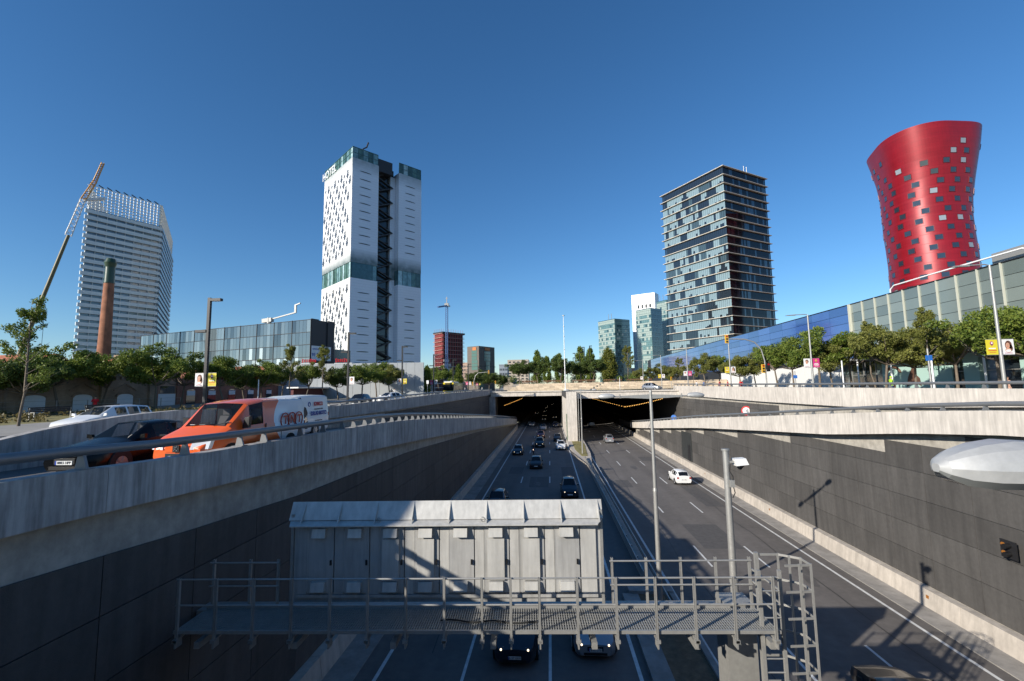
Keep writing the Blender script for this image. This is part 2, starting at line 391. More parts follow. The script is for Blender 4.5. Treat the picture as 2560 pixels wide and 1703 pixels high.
# ================================================================== retaining walls with panels
PW, PH, PZ = 2.54, 1.39, .86
def panel_wall(name, label, xback, xface, Ys, z0f, topf, y0, y1, step, base=.86, sgn=1, clip=True):
    """concrete back wall; dark panels hung on it, each a piece of its own"""
    t = thing(name, label, 'wall', (xback, y0, base), world=True)
    mb = MB(); chain(mb, xback, xback - sgn * .5, Ys, z0f, lambda y: topf(y)[1]); part('back_wall', mb, K['conc_rough'], t)
    full = MB().box(0, .05, .012, PW - .012, .012, PH - .012).mesh('panel', K['panel'])
    n = int((y1 - y0) / PW)
    for k in range(n):
        a = y0 + k * PW; b = a + PW
        for r in range(6):
            lo = base + r * PH; hi = lo + PH
            ta, tb = topf(a)[0], topf(b)[0]
            if step: m_ = min(ta, tb); ta = tb = base + math.floor((m_ - base + .25) / (PH / 2)) * PH / 2
            f0 = z0f(a + .5 * PW)
            if hi < f0 - .05: continue
            if min(ta, tb) >= hi - .02:
                link('panel', full, t, loc=(min(xface, xface - sgn * .05) if sgn > 0 else xface, a, lo))
            elif max(ta, tb) > lo + .12:
                za = min(max(ta, lo + .02), hi) - .012; zb = min(max(tb, lo + .02), hi) - .012
                mb = MB(); xx = xface - .05 if sgn > 0 else xface
                mb.ext(((xx, a + .012, lo + .012), (xx, b - .012, lo + .012), (xx, b - .012, zb), (xx, a + .012, za)), (.05, 0, 0)); part('panel', mb, K['panel'], t)
    return t
wl = panel_wall('retaining_wall', 'shaded dark panel retaining wall below the vans on the left', -9.5, -9.42, Ygrid, lambda y: -.2, lambda y: (lpanel(y), lbot(y) + .02), -6.0, 128, False, sgn=1)
wr = panel_wall('retaining_wall', 'sunlit dark panel wall along right carriageway carrying two lamp shadows', 18.62, 18.55, [y for y in Ygrid if y < 131], lambda y: -.2, lambda y: (rbot(y) - .28, rbot(y) + .02), 2.1, 102, True, sgn=-1)
wu = panel_wall('retaining_wall', 'dark shaded panel wall under the far left street parapet', -17.1, -17.0, [y for y in Ygrid if 26 <= y] , lambda y: lfloor(y) - .3, lambda y: (ubot(y) - .15, ubot(y) + .02), 46.5, 134, False, base=.86, sgn=1)
wv = panel_wall('retaining_wall', 'grey panel wall with round speed sign above the right ramp', 26.35, 26.28, [y for y in Ygrid if y < 100], lambda y: rfloor(y) - .3, lambda y: (VB(y) - .42, VB(y) + .02), 55.4, 99, True, sgn=-1)
# concrete barriers at the foot of the walls
for nm, lab, xs, sg in (('crash_barrier', 'shaded concrete barrier at foot of left wall', -9.46, 1), ('crash_barrier', 'sunlit concrete barrier at foot of right wall', 18.58, -1)):
    t = thing(nm, lab, 'barrier', (xs, 0, 0), world=True)
    for k in range(26):
        a = -8 + k * 5.2; b = a + 5.18
        mb = MB(); mb.ext(((xs, a, -.05), (xs + sg * .52, a, -.05), (xs + sg * .40, a, .84), (xs, a, .84)), (0, b - a, 0))
        part('segment', mb, K['barrier'], t)
# door-like lighter strips on the left wall, escape door on the right wall
t = thing('wall_pilaster', 'three pale vertical strips on the shaded left wall', 'pilaster', (-9.4, 27, .9), world=True)
for yy in (26.5, 28.3, 30.0):
    part('strip', MB().box(-9.4, -9.3, yy, yy + .42, .9, 3.4), K['barrier'], t)
t = thing('emergency_door', 'tall dark door recess in the sunlit right wall', 'door', (18.5, 62, .9), world=True)
K['doorp'] = MAT('door_paint', (.03, .033, .033), .5, var=.2, vs=4)
part('door_panel', MB().box(18.47, 18.54, 63, 67.4, .9, 4.6), K['doorp'], t); part('door_leaf', MB().box(18.44, 18.47, 63.5, 64.6, .9, 3.0), K['blackm'], t)

# ================================================================== parapets with tubular rails
def parapet(name, label, xo, xi, Ys, bot, top, mat, railx, rdz, posts, rr=.1, rlabel=None, seg=6.1, vis=(0, 130)):
    t = thing(name, label, 'parapet', (xo, Ys[0], bot(Ys[0])), world=True)
    y = Ys[0]
    while y < Ys[-1] - .1:
        b = min(y + seg, Ys[-1]); g = [y + .006] + [q for q in Ys if y + .05 < q < b - .05] + [b - .006]
        mb = MB(); chain(mb, xo, xi, g, bot, top); part('segment', mb, mat, t); y = b
    r = thing('guard_rail', rlabel, 'rail', (railx, Ys[0], top(Ys[0])), world=True)
    mb = MB(); mb.tube([(railx, q, top(q) + rdz) for q in Ys], rr, 14); part('tube', mb, K['rail'], r, 60)
    for q in posts:
        mb = MB(); zt = top(q); d = .13
        s = 1 if xi > xo else -1
        mb.ext(((railx - s * .14, q - .03, zt - .005), (railx + s * .12, q - .03, zt - .005), (railx + s * .06, q - .03, zt + rdz - rr * .8), (railx - s * .05, q - .03, zt + rdz - rr * .8)), (0, .06, 0))
        mb.box(railx - .16, railx + .16, q - .14, q + .14, zt, zt + .02); part('post', mb, K['rail'], r)
    return t
lp = [1.4, 4.2, 6.2, 8.4, 10.95, 13.0, 14.15, 16.3, 18.0, 19.7, 20.9, 22.2] + [23.4 + 1.35 * k for k in range(62)]
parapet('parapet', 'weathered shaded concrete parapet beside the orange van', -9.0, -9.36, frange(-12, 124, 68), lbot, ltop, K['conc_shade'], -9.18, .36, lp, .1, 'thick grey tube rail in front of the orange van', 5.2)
parapet('parapet', 'sunlit pale concrete parapet of the descending right ramp', 17.9, 18.28, frange(-4, 106, 55), rbot, rtop, K['conc'], 18.08, .27, [6 + 2.1 * k for k in range(46)], .1, 'grey tube rail descending along the right ramp', 6.1)
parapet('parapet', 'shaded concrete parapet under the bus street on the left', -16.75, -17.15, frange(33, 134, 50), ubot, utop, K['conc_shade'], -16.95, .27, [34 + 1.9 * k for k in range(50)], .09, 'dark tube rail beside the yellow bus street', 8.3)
parapet('parapet', 'upper sunlit concrete parapet of the right hand street', 25.95, 26.4, frange(-4, 99, 50), VB, VT, K['conc'], 26.15, .34, [12 + 2.55 * k for k in range(34)], .1, 'upper level grey tube rail along right hand street', 8.4)
# solid dividing wall between the ramp and the left street
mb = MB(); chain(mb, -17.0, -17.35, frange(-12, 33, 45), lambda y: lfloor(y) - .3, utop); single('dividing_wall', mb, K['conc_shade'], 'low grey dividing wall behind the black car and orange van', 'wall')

# ================================================================== median between the carriageways
mb = MB()
mb.prism([(5.0, 26), (5.55, 26), (5.55, 64), (6.35, 76), (6.6, 96), (3.15, 96), (3.35, 81), (4.1, 72), (5.0, 66.5)], -.05, .36)
med = struct('median_island', mb, K['barrier'])
mb = MB(); mb.prism([(4.7, 72.5), (5.6, 72.5), (6.2, 86), (6.1, 92), (4.1, 92), (4.1, 80)], .3, .40); part('soil_bed', mb, K['grass'], med)
mb = MB(); mb.box(3.55, 4.35, -40, 25.6, -.05, .17); mb.box(5.95, 6.2, -40, 25.6, -.05, .25); mb.box(3.9, 6.2, 25.6, 26.4, -.05, .3); struct('median_kerb', mb, K['gutter'])
mb = MB(); mb.box(4.35, 5.95, -40, 25.6, -.05, .14); struct('planting_bed', mb, K['soil'])
gr = thing('crash_barrier', 'thin steel crash rail on the road median', 'barrier', (5.2, 26, .36), world=True)
mb = MB(); mb.box(4.93, 4.99, 27, 70, .45, .75); part('steel_beam', mb, K['galv'], gr)
for k in range(22): part('post', MB().box(5.0, 5.08, 27.2 + 2 * k, 27.3 + 2 * k, .3, .8), K['galv'], gr)
mb = MB(); mb.box(5.55, 5.61, 20, 64, .5, .68); part('steel_beam', mb, K['galv'], gr)

# ================================================================== tunnel and covering decks
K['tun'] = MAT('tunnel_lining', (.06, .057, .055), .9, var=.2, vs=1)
mb = MB(); mb.box(5.35, 26.0, 95, 97.2, 8.65, 10.12)
t = thing('tunnel_portal', 'sunlit concrete portal beam over the right tunnel mouth', 'portal', (5.3, 95, 8.6), world=True)
part('beam', mb, K['conc'], t); part('cornice', MB().box(5.3, 25.9, 94.75, 95, 9.9, 10.16), K['conc'], t)
for k in range(7):
    y = 92.2 + 5.2 * k
    mb = MB(); mb.box(3.35, 5.3, y, y + 3.3, -.05, 8.66 if k else 10.1); o = part('column', mb, K['conc'], t)
mb = MB()
for k in range(7): mb.box(3.30, 5.34, 92.17 + 5.2 * k, 92.2 + 5.2 * k, 1.0 + .9, 1.93)
t = thing('tunnel_portal', 'sunlit concrete portal beam over the left tunnel mouth', 'portal', (-17, 128, 8.6), world=True)
part('beam', MB().box(-16.6, 3.3, 128, 130, 8.7, 10.05), K['conc'], t); part('cornice', MB().box(-16.9, 3.3, 127.7, 128, 9.8, 10.1), K['conc'], t)
part('abutment', MB().box(-17.3, -15.4, 128.2, 131, -.1, 8.69), K['conc_shade'], t)
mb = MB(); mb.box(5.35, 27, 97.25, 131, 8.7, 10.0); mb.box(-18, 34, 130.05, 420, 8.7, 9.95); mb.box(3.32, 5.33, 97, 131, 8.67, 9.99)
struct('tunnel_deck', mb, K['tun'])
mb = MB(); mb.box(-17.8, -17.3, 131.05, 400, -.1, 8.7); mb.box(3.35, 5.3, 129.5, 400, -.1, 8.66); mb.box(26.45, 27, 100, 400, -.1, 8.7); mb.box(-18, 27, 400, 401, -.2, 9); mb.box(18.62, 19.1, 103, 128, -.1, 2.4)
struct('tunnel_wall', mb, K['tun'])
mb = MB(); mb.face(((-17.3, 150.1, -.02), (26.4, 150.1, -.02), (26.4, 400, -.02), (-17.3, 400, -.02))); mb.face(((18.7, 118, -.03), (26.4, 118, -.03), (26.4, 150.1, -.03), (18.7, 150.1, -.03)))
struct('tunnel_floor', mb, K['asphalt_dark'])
K['lampo'] = MAT('tunnel_lamp_light', (.9, .6, .2), .4, emit=(1.0, .50, .12), es=1.7)
lm = MB().box(-.06, .06, -.13, .13, -.045, .045).mesh('tunnel_lamp', K['lampo'])
for k in range(26):
    o = link('tunnel_lamp', lm, None, (-13.0, 131.5 + 3.4 * k, 6.1)); tag(o, 'small orange lamp in the row on left tunnel wall', 'lamp', 'lamps along the left tunnel wall')
for k in range(30):
    o = link('tunnel_lamp', lm, None, (15.6, 98.5 + 3.6 * k, 6.7)); tag(o, 'small orange lamp in the receding row of right tunnel ceiling', 'lamp', 'receding lamps of the right tunnel')
for k in range(22):
    o = link('tunnel_lamp', lm, None, (15.9 + .36 * k, 98.5, 6.7 + .05 * k + .0012 * k * k), scale=(1, .5, 1.3)); tag(o, 'small orange lamp in the row crossing the right tunnel mouth', 'lamp', 'lamps across the right tunnel mouth')

# ================================================================== terraced stone wall and plaza above the tunnel
t = thing('terrace_wall', 'stepped pale limestone terrace above the tunnel mouth', 'wall', (-13, 143, 10), world=True)
bm_ = [MB().box(0, w - .03, 0, 1.2, 0, .46).mesh('stone_block', K['stone']) for w in (1.6, 2.0, 2.4)]
rr = random.Random(3)
for r in range(5):
    x = -13.5 + .7 * r + rr.random()
    while x < 62:
        k = rr.randrange(3); w = (1.6, 2.0, 2.4)[k]
        zb = 9.85 + .48 * r + .006 * (x + 13) 
        link('stone_block', bm_[k], t, loc=(x, 143 + .9 * r + rr.uniform(-.05, .05), zb), scale=(1, 1, rr.uniform(.95, 1.02))); x += w
part('core', MB().box(-9.5, 62, 148.1, 152, 9.7, 12.2), K['conc_rough'], t)
mb = MB(); mb.box(-12, 120, 151, 260, 9.6, 12.25); struct('plaza', mb, K['pave'])
mb = MB(); mb.box(-16, 60, 131, 142.8, 9.74, 10.0); struct('grass_strip', mb, MAT('grass_green', (.10, .13, .03), .95, var=.4, vs=1.5, bump=.5, bs=20))
for i, (xa, w) in enumerate(((-9, 5), (-2, 6), (7.5, 7.5), (17.5, 6), (25, 8))):
    b = thing('plaza_bench', ['long wooden bench at left end of the plaza terrace', 'long wooden bench under the plaza trees left of mast', 'brown wooden bench right of the tall mast', 'brown wooden bench under plaza trees near steps', 'longest wooden bench at the right plaza edge'][i], 'bench', (xa, 150.2, 12.2), group='plaza benches')
    K.setdefault('wood', MAT('brown_wood', (.16, .075, .04), .7, var=.3, vs=3))
    for z in (0.42, .72, .98): part('plank', MB().box(0, w, 0 if z < .5 else .42, .5 if z < .5 else .47, z, z + .16 if z > .5 else z + .07), K['wood'], b)
    for xx in (.3, w / 2, w - .3): part('leg', MB().box(xx - .05, xx + .05, .05, .45, 0, .42), K['blackm'], b)
# railing on the deck edge at right of the mast
rl = thing('deck_railing', 'low dark bar railing on the deck edge by the ramp', 'railing', (18, 96.4, 10.12), world=True)
mb = MB()
mb.box(14, 25.6, 96.2, 96.25, 10.98, 11.02); mb.box(14, 25.6, 96.2, 96.25, 10.25, 10.28)
part('rail', mb, K['blackm'], rl)
bar = MB().box(-.012, .012, 96.21, 96.235, 10.12, 11.0).mesh('bar', K['blackm'])
for k in range(58): link('bar', bar, rl, loc=(14.1 + .2 * k, 0, 0))

# overpass on which the photographer stands
t = thing('overpass', 'concrete overpass deck crossing the trench behind the viewpoint', 'bridge', (4, -6, 9), world=True)
part('deck', MB().box(-30, 40, -14, .12, 8.6, 9.35), K['conc_shade'], t)
mb = MB(); mb.box(-30, 40, .02, .08, 10.32, 10.38); mb.box(-30, 40, .02, .08, 9.85, 9.89); part('railing', mb, K['galv'], t)
for k in range(47): part('railing_post', MB().box(-30 + 1.5 * k, -29.95 + 1.5 * k, .02, .08, 9.35, 10.32), K['galv'], t)
# ================================================================== gantry with the message-sign cabinet
g = thing('sign_gantry', 'grey steel walkway gantry with handrails crossing the shaded carriageway', 'gantry', (5.0, 11, 0), world=True)
GX0, GX1, GF, GB, GZ = -8.5, 4.75, 10.42, 11.42, 5.75
K['grate'] = MAT('steel_grating', (.40, .395, .37), .5, metal=.5, var=.15, vs=6)
mb = MB()     # grating: many slats across, too fine to part one by one
x = GX0
while x < GX1: mb.box(x, x + .022, GF, GB, GZ - .035, GZ); x += .055
for k in range(9): yy = GF + .04 + k * .112; mb.box(GX0, GX1, yy, yy + .012, GZ - .03, GZ - .008)
o = part('grating', mb, K['grate'], g); o['kind'] = 'stuff'
part('edge_beam', MB().box(GX0 - .02, GX1 + .02, GF - .04, GF, GZ - .06, GZ + .01), K['galv'], g)
part('kick_plate', MB().box(GX0, GX1 - .6, GB, GB + .025, GZ - .06, GZ + .08), K['galv'], g)
px = [-8.42, -7.57, -6.72, -5.86, -5.0, -4.16, -3.31, -2.46, -1.63, -1.0, -.375, .45, 1.29, 2.14, 2.97, 3.81, 4.65]
pm = MB(); pm.box(-.026, -.020, -.03, .03, -.22, 1.12); pm.box(-.026, .026, -.03, -.024, -.22, 1.12); pm.box(.020, .026, -.03, .03, -.22, 1.12); pm = pm.mesh('post', K['galv'])
bk = MB(); bk.ext(((-.035, -.12, -.16), (.035, -.12, -.16), (.035, .3, -.09), (-.035, .3, -.09)), (0, 0, -.05)); bk.box(-.015, .015, -.10, .1, -.34, -.18); bk.box(-.05, .05, -.12, -.03, -.22, -.15); bk = bk.mesh('bracket', K['galv'])
for x in px:
    link('post', pm, g, (x, GF - .06, GZ)); link('bracket', bk, g, (x, GF, GZ))
for z in (GZ + 1.09, GZ + .54): part('handrail', MB().tube([(GX0, GF - .03, z), (GX1, GF - .03, z)], .021, 8), K['galv'], g, 60)
for x0, x1, xs in ((-8.5, -6.75, (-8.42, -7.5, -6.8)), (1.36, 4.74, (1.42, 2.24, 3.07, 3.9, 4.7))):
    for z in (GZ + 1.05, GZ + .5): part('handrail', MB().tube([(x0, GB + .06, z), (x1, GB + .06, z)], .021, 8), K['galv'], g, 60)
    for x in xs: link('post', pm, g, (x, GB + .1, GZ))
# main beams under the cabinet and the column
part('main_beam', MB().box(-9.3, 5.1, 12.2, 12.7, 4.85, 5.35), K['galv'], g)
for x in (-8, -5.8, -3.6, -1.4, .8, 3.0, 4.6): part('cross_beam', MB().box(x - .06, x + .06, GF, 12.3, 5.36, 5.5), K['galv'], g)
mb = MB(); mb.box(4.15, 4.85, 11.7, 12.35, 0, 5.7); part('column', mb, K['galv'], g)
mb = MB(); mb.box(4.45, 4.52, 10.6, 10.66, 0, 6.9); mb.box(4.9, 4.97, 10.6, 10.66, 0, 6.9)
part('ladder_stile', mb, K['galv'], g)
rung = MB().cyl((4.5, 10.63, 0), (4.92, 10.63, 0), .016, n=6).mesh('rung', K['galv'])
for k in range(24): link('rung', rung, g, (0, 0, .3 + .28 * k))
# ladder safety cage
def hoop(z): return [(4.70, 11.15, z), (5.2, 11.15, z), (5.56, 10.88, z), (5.56, 10.5, z), (4.98, 10.46, z)]
cage = part('ladder_cage_post', MB().box(4.66, 4.74, 11.11, 11.19, 2.0, 7.1), K['galv'], g)
for p in ((5.2, 11.15), (5.56, 10.88), (5.56, 10.5), (5.3, 10.48), (5.38, 11.01)): part('ladder_cage_post', MB().box(p[0] - .022, p[0] + .022, p[1] - .012, p[1] + .012, 2.0, 7.08), K['galv'], g)
for k in range(10):
    h = hoop(2.1 + .55 * k); mb = MB()
    for a, b in zip(h[:-1], h[1:]): mb.bar(a, b, .012, .05)
    part('ladder_cage_hoop', mb, K['galv'], g)
for k in range(3): part('brace', MB().bar((4.72, 11.6, GZ + .3 + .28 * k), (5.0, 10.7, GZ + .1 + .28 * k), .03, .03), K['galv'], g)

s = thing('message_sign', 'pale grey cabinet of a road message sign seen from behind', 'sign', (-2.7, 11.8, 5.7), world=True)
BX0, BX1, BY = -6.42, 1.05, 11.66
part('case', MB().box(BX0 - .12, BX1 + .1, BY + .03, BY + .62, GZ + .02, 7.77), K['boxg'], s)
part('side_post', MB().box(BX1 + .1, BX1 + .17, BY - .01, BY + .05, 5.72, 7.95), K['galv'], s); part('side_post', MB().box(BX0 - .2, BX0 - .13, BY - .01, BY + .05, 5.72, 7.9), K['galv'], s)
# sloping hood with ribs
mb = MB(); mb.ext(((BX0 - .25, BY - .04, 7.76), (BX0 - .25, BY + .16, 8.17), (BX0 - .25, BY + .20, 8.155), (BX0 - .25, BY - .0, 7.745)), (BX1 - BX0 + .43, 0, 0)); part('hood', mb, K['boxw'], s)
mb = MB(); mb.ext(((BX0 - .12, BY - .26, 7.68), (BX0 - .22, BY - .02, 7.745), (BX1 + .16, BY - .02, 7.745), (BX1 + .02, BY - .26, 7.68)), (0, 0, -.025)); part('drip_ledge', mb, K['boxw'], s)
for k in range(9):
    x = BX0 + .1 + k * .93; mb = MB(); mb.ext(((x, BY - .20, 7.71), (x, BY + .155, 8.165), (x, BY - .03, 7.77)), (.02, 0, 0)); part('rib', mb, K['boxw'], s)
for x in (-4.35, -1.75): part('lifting_eye', MB().tube([(x + .05 * math.cos(a), BY - .12, 7.78 + .05 * math.sin(a)) for a in frange(0, 2 * PI, 12)], .012, 6), K['galv'], s, 60)
bays = [-6.42, -5.5, -4.6, -3.72, -2.845, -1.97, -1.1, -.226, .64, 1.05]
for i in range(8):
    a, b = bays[i], bays[i + 1]; wide = i in (2, 3, 5, 6)
    part('frame_strip', MB().box(a + .012, a + .235, BY - .02, BY + .03, 5.98, 7.68), K['boxw'] if i > 2 else K['boxg'], s)
    d = part('door', MB().box(a + .25, b - .012, BY - .035, BY + .03, 6.02, 7.66), K['boxg'], s)
    cx = a + .25 + (b - a - .262) * .47
    for z in (7.36, 6.08):
        mb = MB(); mb.ext(((cx - .17, BY - .035, z), (cx - .17, BY - .17, z), (cx - .17, BY - .12, z + .21), (cx - .17, BY - .035, z + .21)), (.34, 0, 0)); part('vent_hood', mb, K['boxw'], d)
    if wide:
        mb = MB(); mb.box(cx - .21, cx + .21, BY - .09, BY - .035, 6.32, 7.30); part('cable_duct', mb, K['boxw'], d)
    part('handle', MB().box(b - .09, b - .05, BY - .075, BY - .035, 6.68, 6.80), K['black'], d)
    part('hinge_strip', MB().box(a + .245, a + .258, BY - .04, BY - .03, 6.05, 7.5), K['boxw'], d)
part('frame_strip', MB().box(.66, 1.04, BY - .02, BY + .03, 5.98, 7.68), K['boxw'], s)
part('lower_sill', MB().box(BX0, BX1, BY - .05, BY + .03, 5.9, 5.97), K['boxg'], s)
g.rotation_euler = (0, 0, .05); g.location.y += .36; s.rotation_euler = (0, 0, .05)
mb = MB(); mb.tube([(-2.6 + .2 * k, GF + .35 + .05 * math.sin(k * 1.3), GZ + .03) for k in range(12)], .018, 6); single('cable', mb, K['rubber'], 'black cable lying on the gantry walkway', 'cable', smooth=60)

# ================================================================== lamp posts of the sunken road, camera mast
K['lensg'] = MAT('lantern_glass', (.16, .165, .16), .15, spec=.6)
K['shell'] = MAT('lantern_shell', (.46, .46, .45), .5, metal=.3, var=.14, vs=9, stain=.2)
def road_lamp():
    t = thing('road_lamp', 'twin', 'street lamp', (0, 0, 0), group='twin-arm lamps on the road median')
    mb = MB(); mb.cyl((0, 0, 0), (0, 0, 5.9), .125, .10, 14); mb.cyl((0, 0, 5.9), (0, 0, 6.05), .125, .10, 14); mb.cyl((0, 0, 6.05), (0, 0, 10.75), .088, .07, 14); mb.cyl((0, 0, 10.7), (0, 0, 10.78), .075, .06, 14)
    part('pole', mb, K['galv'], t, 50); part('base_plate', MB().box(-.2, .2, -.2, .2, .0, .04), K['galv'], t)
    for s_ in (-1, 1):
        mb = MB(); mb.ext(((s_ * .06, -.035, 10.36), (s_ * .06, -.035, 10.58), (s_ * 1.55, -.035, 10.52), (s_ * 1.55, -.035, 10.44)), (0, .07, 0)); mb.cyl((s_ * 1.5, 0, 10.48), (s_ * 1.95, 0, 10.49), .035, n=8); mb.box(s_ * 1.5 - .02, s_ * 1.5 + .02, -.06, .06, 10.40, 10.60)
        part('arm', mb, K['galv'], t, 40)
        # faceted lantern
        secs = [(1.78, .08, .05, .04), (1.84, .14, .11, .08), (1.98, .18, .15, .10), (2.2, .19, .165, .115), (2.36, .17, .14, .115), (2.48, .13, .10, .10), (2.56, .08, .055, .06), (2.59, .03, .02, .03)]
        mb = MB(); n0 = 0; ring = []
        for (xx, hw, up, dn) in secs:
            pts = [(-hw, 0), (-hw * .93, up * .38), (-hw * .74, up * .72), (-hw * .4, up * .95), (hw * .4, up * .95), (hw * .74, up * .72), (hw * .93, up * .38), (hw, 0), (hw * .9, -dn * .6), (hw * .6, -dn), (-hw * .6, -dn), (-hw * .9, -dn * .6)]
            ring.append([mb.vert((s_ * xx, p[0], 10.5 + p[1])) for p in pts])
        for a, b in zip(ring[:-1], ring[1:]):
            for j in range(12):
                q = (a[j], b[j], b[(j + 1) % 12], a[(j + 1) % 12]); mb.idx(q if s_ < 0 else q[::-1], 1 if j in (8, 9, 10) else 0)
        mb.idx(ring[0]); mb.idx(ring[-1][::-1])
        h = part('lantern', mb, [K['shell'], K['lensg']], t, 20)
        part('hinge', MB().box(s_ * 1.83 - .03, s_ * 1.83 + .03, -.06, .06, 10.42, 10.47), K['galv'], h); part('latch', MB().box(s_ * 2.57 - .015, s_ * 2.57 + .015, -.02, .02, 10.46, 10.52), K['blackm'], h)
    return t
L0 = road_lamp(); L0.location = (5.0, 23.3, 0); L0['label'] = 'twin-arm grey road lamp on the median behind the gantry'
place(L0, (4.93, 3.05, -.02), 0, 'grey lamp whose lantern juts in at the right picture edge')
place(L0, (5.0, 75.0, 0), 0, 'far thin twin-arm lamp pole standing in dry median bed')
place(L0, (-60, -40, 9), 0, 'twin lamp') if False else None
c = thing('camera_mast', 'grey pole with white traffic camera dome beside the gantry', 'camera mast', (5.1, 14.1, 0), world=True)
mb = MB(); mb.cyl((5.1, 14.1, 0), (5.1, 14.1, 5.5), .13, .12, 14); mb.cyl((5.1, 14.1, 5.5), (5.1, 14.1, 9.1), .10, .085, 14); mb.cyl((5.1, 14.1, 9.08), (5.1, 14.1, 9.12), .12, n=12); part('pole', mb, K['galv'], c, 50)
mb = MB(); mb.box(5.18, 5.34, 14.06, 14.14, 8.72, 8.78); part('bracket', mb, K['galv'], c)
mb = MB(); mb.ext(((5.30, 13.98, 8.84), (5.62, 13.98, 8.86), (5.70, 13.98, 8.68), (5.34, 13.98, 8.64)), (0, .26, 0)); hd = part('camera_housing', mb, K['white'], c)
mb = MB(); mb.cyl((5.49, 14.11, 8.65), (5.49, 14.11, 8.60), .12, .10, 12); mb.cyl((5.49, 14.11, 8.60), (5.49, 14.11, 8.53), .10, .04, 12); part('dome', mb, K['cglass'], hd, 50)
mb = MB(); mb.tube([(5.17, 14.0, 8.7), (5.14, 13.98, 8.5), (5.22, 13.97, 8.35), (5.2, 13.97, 8.1), (5.25, 13.96, 7.9), (5.18, 13.98, 7.75)], .014, 6); part('cable', mb, K['rubber'], c, 60)
part('junction_box', MB().box(5.13, 5.25, 13.94, 14.02, 8.05, 8.25), K['galv'], c)
# traffic signal seen against the right wall
t = thing('traffic_signal', 'small black signal heads hanging against right wall', 'traffic light', (18.2, 20.6, 3.9), world=True)
part('backboard', MB().box(18.25, 18.3, 20.35, 21.0, 3.85, 4.55), K['blackm'], t)
for z in (4.0, 4.32):
    part('lamp_visor', MB().cyl((18.24, 20.62, z + .05), (18.0, 20.58, z + .03), .10, n=10), K['black'], t, 40); part('lamp_lens', MB().cyl((18.25, 20.86, z + .05), (18.2, 20.86, z + .05), .07, n=10), K['amber'], t)
part('bracket', MB().box(18.3, 18.56, 20.6, 20.68, 4.1, 4.2), K['blackm'], t)
for i, y in enumerate((24.9, 41, 57, 68)):
    mb = MB(); mb.box(18.12, 18.2, y, y + .16, .45, .6); single('wall_marker', mb, K['amber'], ['nearest orange marker lamp on the right wall barrier', 'second orange marker lamp on the right wall barrier', 'third orange marker lamp on the right wall barrier', 'farthest orange marker lamp on the right wall barrier'][i], 'marker', 'orange markers on the right barrier')
# round signs on the upper right wall
K['signred'] = MAT('sign_red', (.5, .02, .02), .4); K['signblue'] = MAT('sign_blue', (.02, .13, .45), .4)
t = thing('speed_sign', 'round red and white speed limit sign on the panel wall', 'sign', (26.0, 63.5, 7.55), world=True)
part('disc', MB().cyl((26.0, 63.5, 7.5), (25.97, 63.45, 7.5), .62, n=24), K['signred'], t); part('face', MB().cyl((25.965, 63.44, 7.5), (25.95, 63.41, 7.5), .44, n=24), K['white'], t)
o = link('lettering', text_mesh('60', .55, K['ink'], .005), t); orient(o, (25.93, 63.38, 7.5), (.5, -.866, 0), (0, 0, 1), t)
part('bracket', MB().box(26.0, 26.25, 63.45, 63.55, 7.4, 7.6), K['galv'], t)
t = thing('direction_sign', 'small round blue arrow sign at the ramp end', 'sign', (25.5, 96, 4.5), world=True)
part('disc', MB().cyl((24.6, 94.4, 4.6), (24.57, 94.35, 4.6), .55, n=20), K['signblue'], t); part('arrow', MB().bar((24.55, 94.3, 4.3), (24.72, 94.3, 4.9), .12, .02), K['white'], t); part('pole', MB().cyl((24.62, 94.42, 2.8), (24.62, 94.42, 5.1), .04, n=8), K['galv'], t)
# ================================================================== buildings
def v3(p, z): return Vector((p[0], p[1], z))
def lx(px, y): return y * math.tan(math.atan((px - 1280) / 1144) - .0820)
class Face:
    """a vertical facade: origin, horizontal direction, outward normal"""
    def __init__(s, o, d, nrm): s.o = Vector((o[0], o[1], 0)); s.d = Vector((d[0], d[1], 0)).normalized(); s.n = Vector((nrm[0], nrm[1], 0)).normalized()
    def p(s, u, z, out=0.0): return s.o + s.d * u + s.n * out + Vector((0, 0, z))
    def slab(s, mb, u0, u1, z0, z1, o0, o1, mi=0):      # box on the facade from depth o0 to o1
        return mb.obox(s.p(u0, z0, o0), s.d * (u1 - u0), s.n * (o1 - o0), (0, 0, z1 - z0), mi)
    def quad(s, mb, u0, u1, z0, z1, o, mi=0):
        mb.face((s.p(u0, z0, o), s.p(u1, z0, o), s.p(u1, z1, o), s.p(u0, z1, o)), mi)
def outn(d, toward=(0, 0)):
    return None
def mkface(o, d):
    n = Vector((d[1], -d[0], 0)); 
    if n.dot(Vector((-o[0], -o[1], 0))) < 0: n = -n
    return Face(o, d, n)

